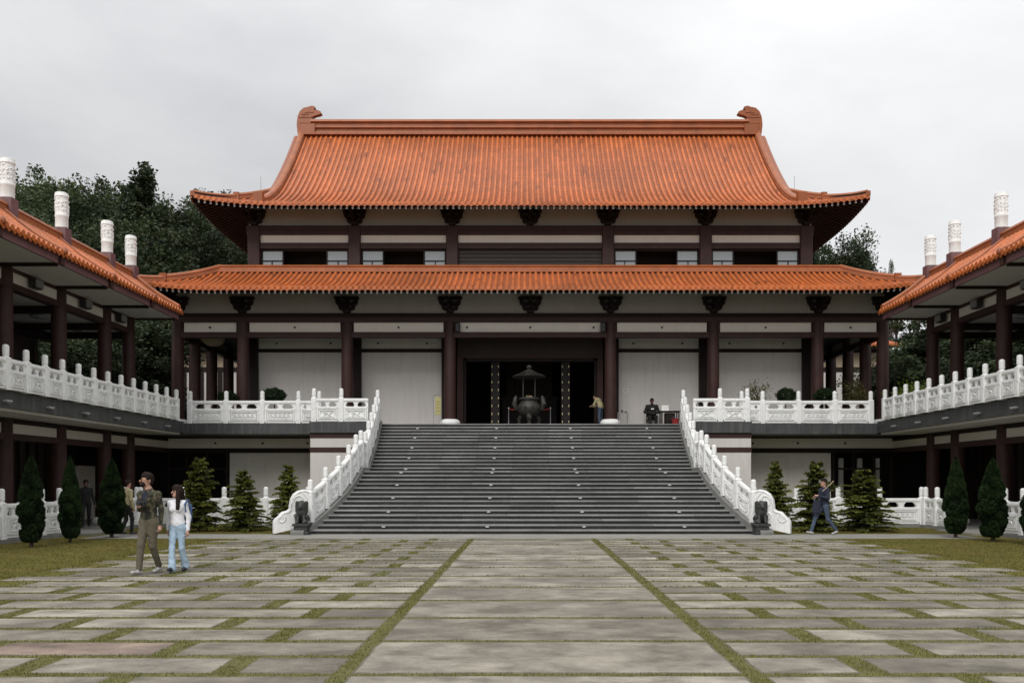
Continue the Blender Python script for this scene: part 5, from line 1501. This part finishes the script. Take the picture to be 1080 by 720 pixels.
mb = MB(); mb.lathe([(.62,zz(398.6)),(.74,zz(397.4)),(.72,zz(396.8)),(.55,zz(396.2)),(.40,zz(395)),(.28,zz(393)),(.20,zz(390.8)),(.10,zz(389.6)),(.07,zz(389.4))], (0,0,0), BRONZE, 24)
for k in range(12):
    a = k*PI/6; mb.tube([(math.cos(a)*.10,math.sin(a)*.10,zz(390.2)),(math.cos(a)*.34,math.sin(a)*.34,zz(393.4)),(math.cos(a)*.70,math.sin(a)*.70,zz(396.9))], .02, BRONZE, 5)
mb.build('canopy', bx, smooth=45)
mb = MB(); mb.lathe([(.0,zz(390)),(.10,zz(389.6)),(.07,zz(389)),(.12,zz(387.8)),(.125,zz(386.6)),(.08,zz(385.2)),(.0,zz(384.6))], (0,0,0), BRONZE, 14); mb.build('finial', bx, smooth=60)
mb = MB()
for k in range(7): mb.tube([(-.1+k*.035,0,zz(422)),(-.12+k*.04,.02,zz(417))], .012, STUD, 5)
mb.build('incense_stick', bx)
# rope barrier
d = 37.9; bt = thing('rope_barrier', 'steel posts with a red rope standing behind the bronze burner', 'barrier', (px(558,d),d,P))
pr_ = None
for i,x in enumerate((536.5,580.5)):
    mb = MB(); mb.lathe([(.14,0),(.14,.02),(.03,.04),(.025,.86),(.04,.88),(.035,.93)], (px(x,d)-px(558,d),0,0), STEEL, 12); mb.build('post', bt, smooth=40)
mb = MB(); x0,x1 = px(536.5,d)-px(558,d),px(580.5,d)-px(558,d)
mb.tube([(x0+(x1-x0)*k/10,0,.86-.10*math.sin(PI*k/10)) for k in range(11)], .02, RED, 6); mb.build('rope', bt)
# notice stand left of the doorway
d = 36.7; ns = thing('notice_stand', 'steel stand with a yellowish notice board leaning by the left white column base', 'sign', (px(461.5,d),d,P))
mb = MB()
for dx in (-.17,.17): mb.tube([(dx,.05,0),(dx,0,1.36)], .014, STEEL, 6)
mb.tube([(-.17,0,1.36),(.17,0,1.36)], .014, STEEL, 6); mb.build('frame', ns)
mb = MB(); mb.box(-.11,.15,-.02,.0,.50,1.28,YELLOWB); mb.box(-.16,-.12,-.02,.0,.50,1.28,STEEL)
for z in (.66,.80,.94,1.06): mb.box(-.06,.10,-.024,-.0205,z,z+.018,TERRA)
mb.build('board', ns)
t = thing('wall_plaque', 'small white plaque fixed to the wall right of the doorway', 'plaque', (px(660,YW),YW-.012,pz(412,YW)))
mb = MB(); mb.box(-.14,.14,-.01,.01,-.09,.09,CREAM); mb.box(-.11,.11,-.013,-.0105,.02,.035,KERB); mb.box(-.11,.06,-.013,-.0105,-.03,-.015,KERB); mb.build('plate', t)
d = 36.8; t = thing('donation_stand', 'thin steel stand beside the right white column base', 'stand', (px(656.5,d),d,P))
mb = MB()
for dx in (-.2,.22):
    for dy in (-.12,.12): mb.tube([(dx,dy,0),(dx,dy,.58)], .012, STEEL, 6)
mb.box(-.22,.24,-.14,.14,.58,.60,STEEL); mb.build('frame', t)
mb = MB(); mb.lathe([(.04,.60),(.05,.68),(.03,.72)], (-.02,0,0), BLACKP, 10); mb.box(.10,.2,-.05,.05,.60,.66,BLACKP); mb.build('bottle', t)
d = 36.5; t = thing('reception_table', 'dark wooden table by the wall near the right stair rail', 'table', (px(706,d),d,P))
mb = MB(); mb.box(-.42,.42,-.3,.3,.60,.64,TIMBER_D); mb.build('tabletop', t)
for dx in (-.37,.37):
    for dy in (-.25,.25): mb = MB(); mb.box(dx-.025,dx+.025,dy-.025,dy+.025,0,.60,TIMBER_D); mb.build('leg', t)
mb = MB(); mb.box(-.20,.22,-.2,.2,.1,.55,TIMBER_D); mb.build('drawer_box', t)
t = thing('leaflet_box', 'upright white leaflet holder on the dark table', 'leaflet holder', (px(701.5,d),d,P+.64))
mb = MB(); mb.box(-.16,.16,0,.02,0,.26,CREAM); mb.box(-.17,.17,-.06,.0,0,.05,WHITEP)
for k in range(3): mb.box(-.15+k*.1,-.06+k*.1,-.03,-.01,.02,.22,WHITEP)
mb.build('holder', t)
t = thing('red_bucket', 'red bucket on the floor under the right end of the dark table', 'bucket', (px(711,d)-.02,d-.42,P))
mb = MB(); mb.lathe([(.12,0),(.17,.26),(.18,.28),(.16,.28),(.11,.02)], (0,0,0), RED, 16); mb.build('pail', t, smooth=40)
mb = MB(); mb.tube([(-.17,0,.27),(-.1,0,.36),(.1,0,.36),(.17,0,.27)], .008, STEEL, 5); mb.build('handle', t)
# hanging round drum lamp at the left porch corner
d = 38.6; t = thing('porch_lamp', 'big shallow round lamp bowl under the left porch ceiling', 'lamp', (px(225,d),d,pz(357,d)))
mb = MB(); mb.lathe([(.0,-.36),(.22,-.34),(.40,-.24),(.50,-.10),(.52,.0),(.50,.03),(.0,.05)], (0,0,0), TANB, 24); mb.build('bowl', t, smooth=50)
mb = MB(); mb.tube([(0,0,.04),(0,0,8.62-pz(357,d))], .03, TIMBER_D, 6); mb.build('hanger', t)
# ================================================================== CAMERA, SKY, LIGHT
cam = bpy.data.cameras.new('camera'); co = bpy.data.objects.new('camera', cam); COL.objects.link(co)
co.location = (CX,0,EYE_H); co.rotation_euler = (PI/2,0,0)
cam.sensor_width = 36; cam.lens = F/1080*36; cam.shift_x = -15/1080; cam.shift_y = 148/1080; cam.clip_end = 2000; cam.clip_start = .1
SC.camera = co
w = bpy.data.worlds.new('World'); SC.world = w; w.use_nodes = True; nt = w.node_tree
for n in list(nt.nodes): nt.nodes.remove(n)
out = N(nt,'ShaderNodeOutputWorld'); bg = N(nt,'ShaderNodeBackground'); nt.links.new(bg.outputs[0], out.inputs[0])
SUN_EL, SUN_AZ = math.radians(42), math.radians(195)
sky = N(nt,'ShaderNodeTexSky', sky_type='NISHITA'); sky.sun_disc = False; sky.sun_elevation = SUN_EL; sky.sun_rotation = SUN_AZ
tc = N(nt,'ShaderNodeTexCoord')
sep = N(nt,'ShaderNodeSeparateXYZ'); nt.links.new(tc.outputs['Generated'], sep.inputs[0])
mp = N(nt,'ShaderNodeMapping'); mp.inputs['Scale'].default_value = (1.0,1.0,2.2); mp.inputs['Location'].default_value = (.35,.1,.2); nt.links.new(tc.outputs['Generated'], mp.inputs[0])
nz = N(nt,'ShaderNodeTexNoise'); nz.inputs['Scale'].default_value = 2.6; nz.inputs['Detail'].default_value = 6; nz.inputs['Roughness'].default_value = .52; nz.inputs['Distortion'].default_value = .25
nt.links.new(mp.outputs[0], nz.inputs['Vector'])
cloud = ramp(nt, nz.outputs['Fac'], [(.28,(.80,.81,.835)),(.5,(1.0,1.0,1.01)),(.72,(1.14,1.14,1.14))])
# overcast luminance: brighter overhead than at the horizon (CIE overcast), with one brighter patch low to the right
el = N(nt,'ShaderNodeMapRange'); nt.links.new(sep.outputs[2], el.inputs[0]); el.inputs[1].default_value = .30; el.inputs[2].default_value = 1; el.inputs[3].default_value = .69; el.inputs[4].default_value = 1.5
dot = N(nt,'ShaderNodeVectorMath', operation='DOT_PRODUCT'); nt.links.new(tc.outputs['Generated'], dot.inputs[0])
dv = Vector((.46,.88,.20)).normalized(); dot.inputs[1].default_value = dv
gl = N(nt,'ShaderNodeMapRange', interpolation_type='SMOOTHSTEP'); nt.links.new(dot.outputs['Value'], gl.inputs[0]); gl.inputs[1].default_value = .90; gl.inputs[2].default_value = 1.0; gl.inputs[3].default_value = 0; gl.inputs[4].default_value = .15
ad = N(nt,'ShaderNodeMath', operation='ADD'); nt.links.new(el.outputs[0], ad.inputs[0]); nt.links.new(gl.outputs[0], ad.inputs[1])
cmb = N(nt,'ShaderNodeCombineColor')
for i in range(3): nt.links.new(ad.outputs[0], cmb.inputs[i])
cl2 = mixc(nt, cloud, cmb.outputs[0], 1.0, 'MULTIPLY')
sk2 = mixc(nt, sky.outputs[0], (.1,.1,.1), 1.0, 'MULTIPLY')
nt.links.new(mixc(nt, sk2, cl2, .94), bg.inputs[0]); bg.inputs[1].default_value = 1.0
sl = bpy.data.lights.new('sun','SUN'); so = bpy.data.objects.new('sun', sl); COL.objects.link(so)
sl.energy = 1.6; sl.angle = math.radians(26); sl.color = (1,.97,.93)
sdir = Vector((math.cos(SUN_EL)*math.sin(SUN_AZ), math.cos(SUN_EL)*math.cos(SUN_AZ), math.sin(SUN_EL)))
so.rotation_euler = sdir.to_track_quat('Z','Y').to_euler(); so.location = (0,-20,60)
vs = SC.view_settings; vs.view_transform = 'Standard'; vs.look = 'None'; vs.exposure = 0; vs.gamma = 1; vs.use_curve_mapping = False
SC.cycles.max_bounces = 6; SC.cycles.diffuse_bounces = 4; SC.cycles.use_denoising = True
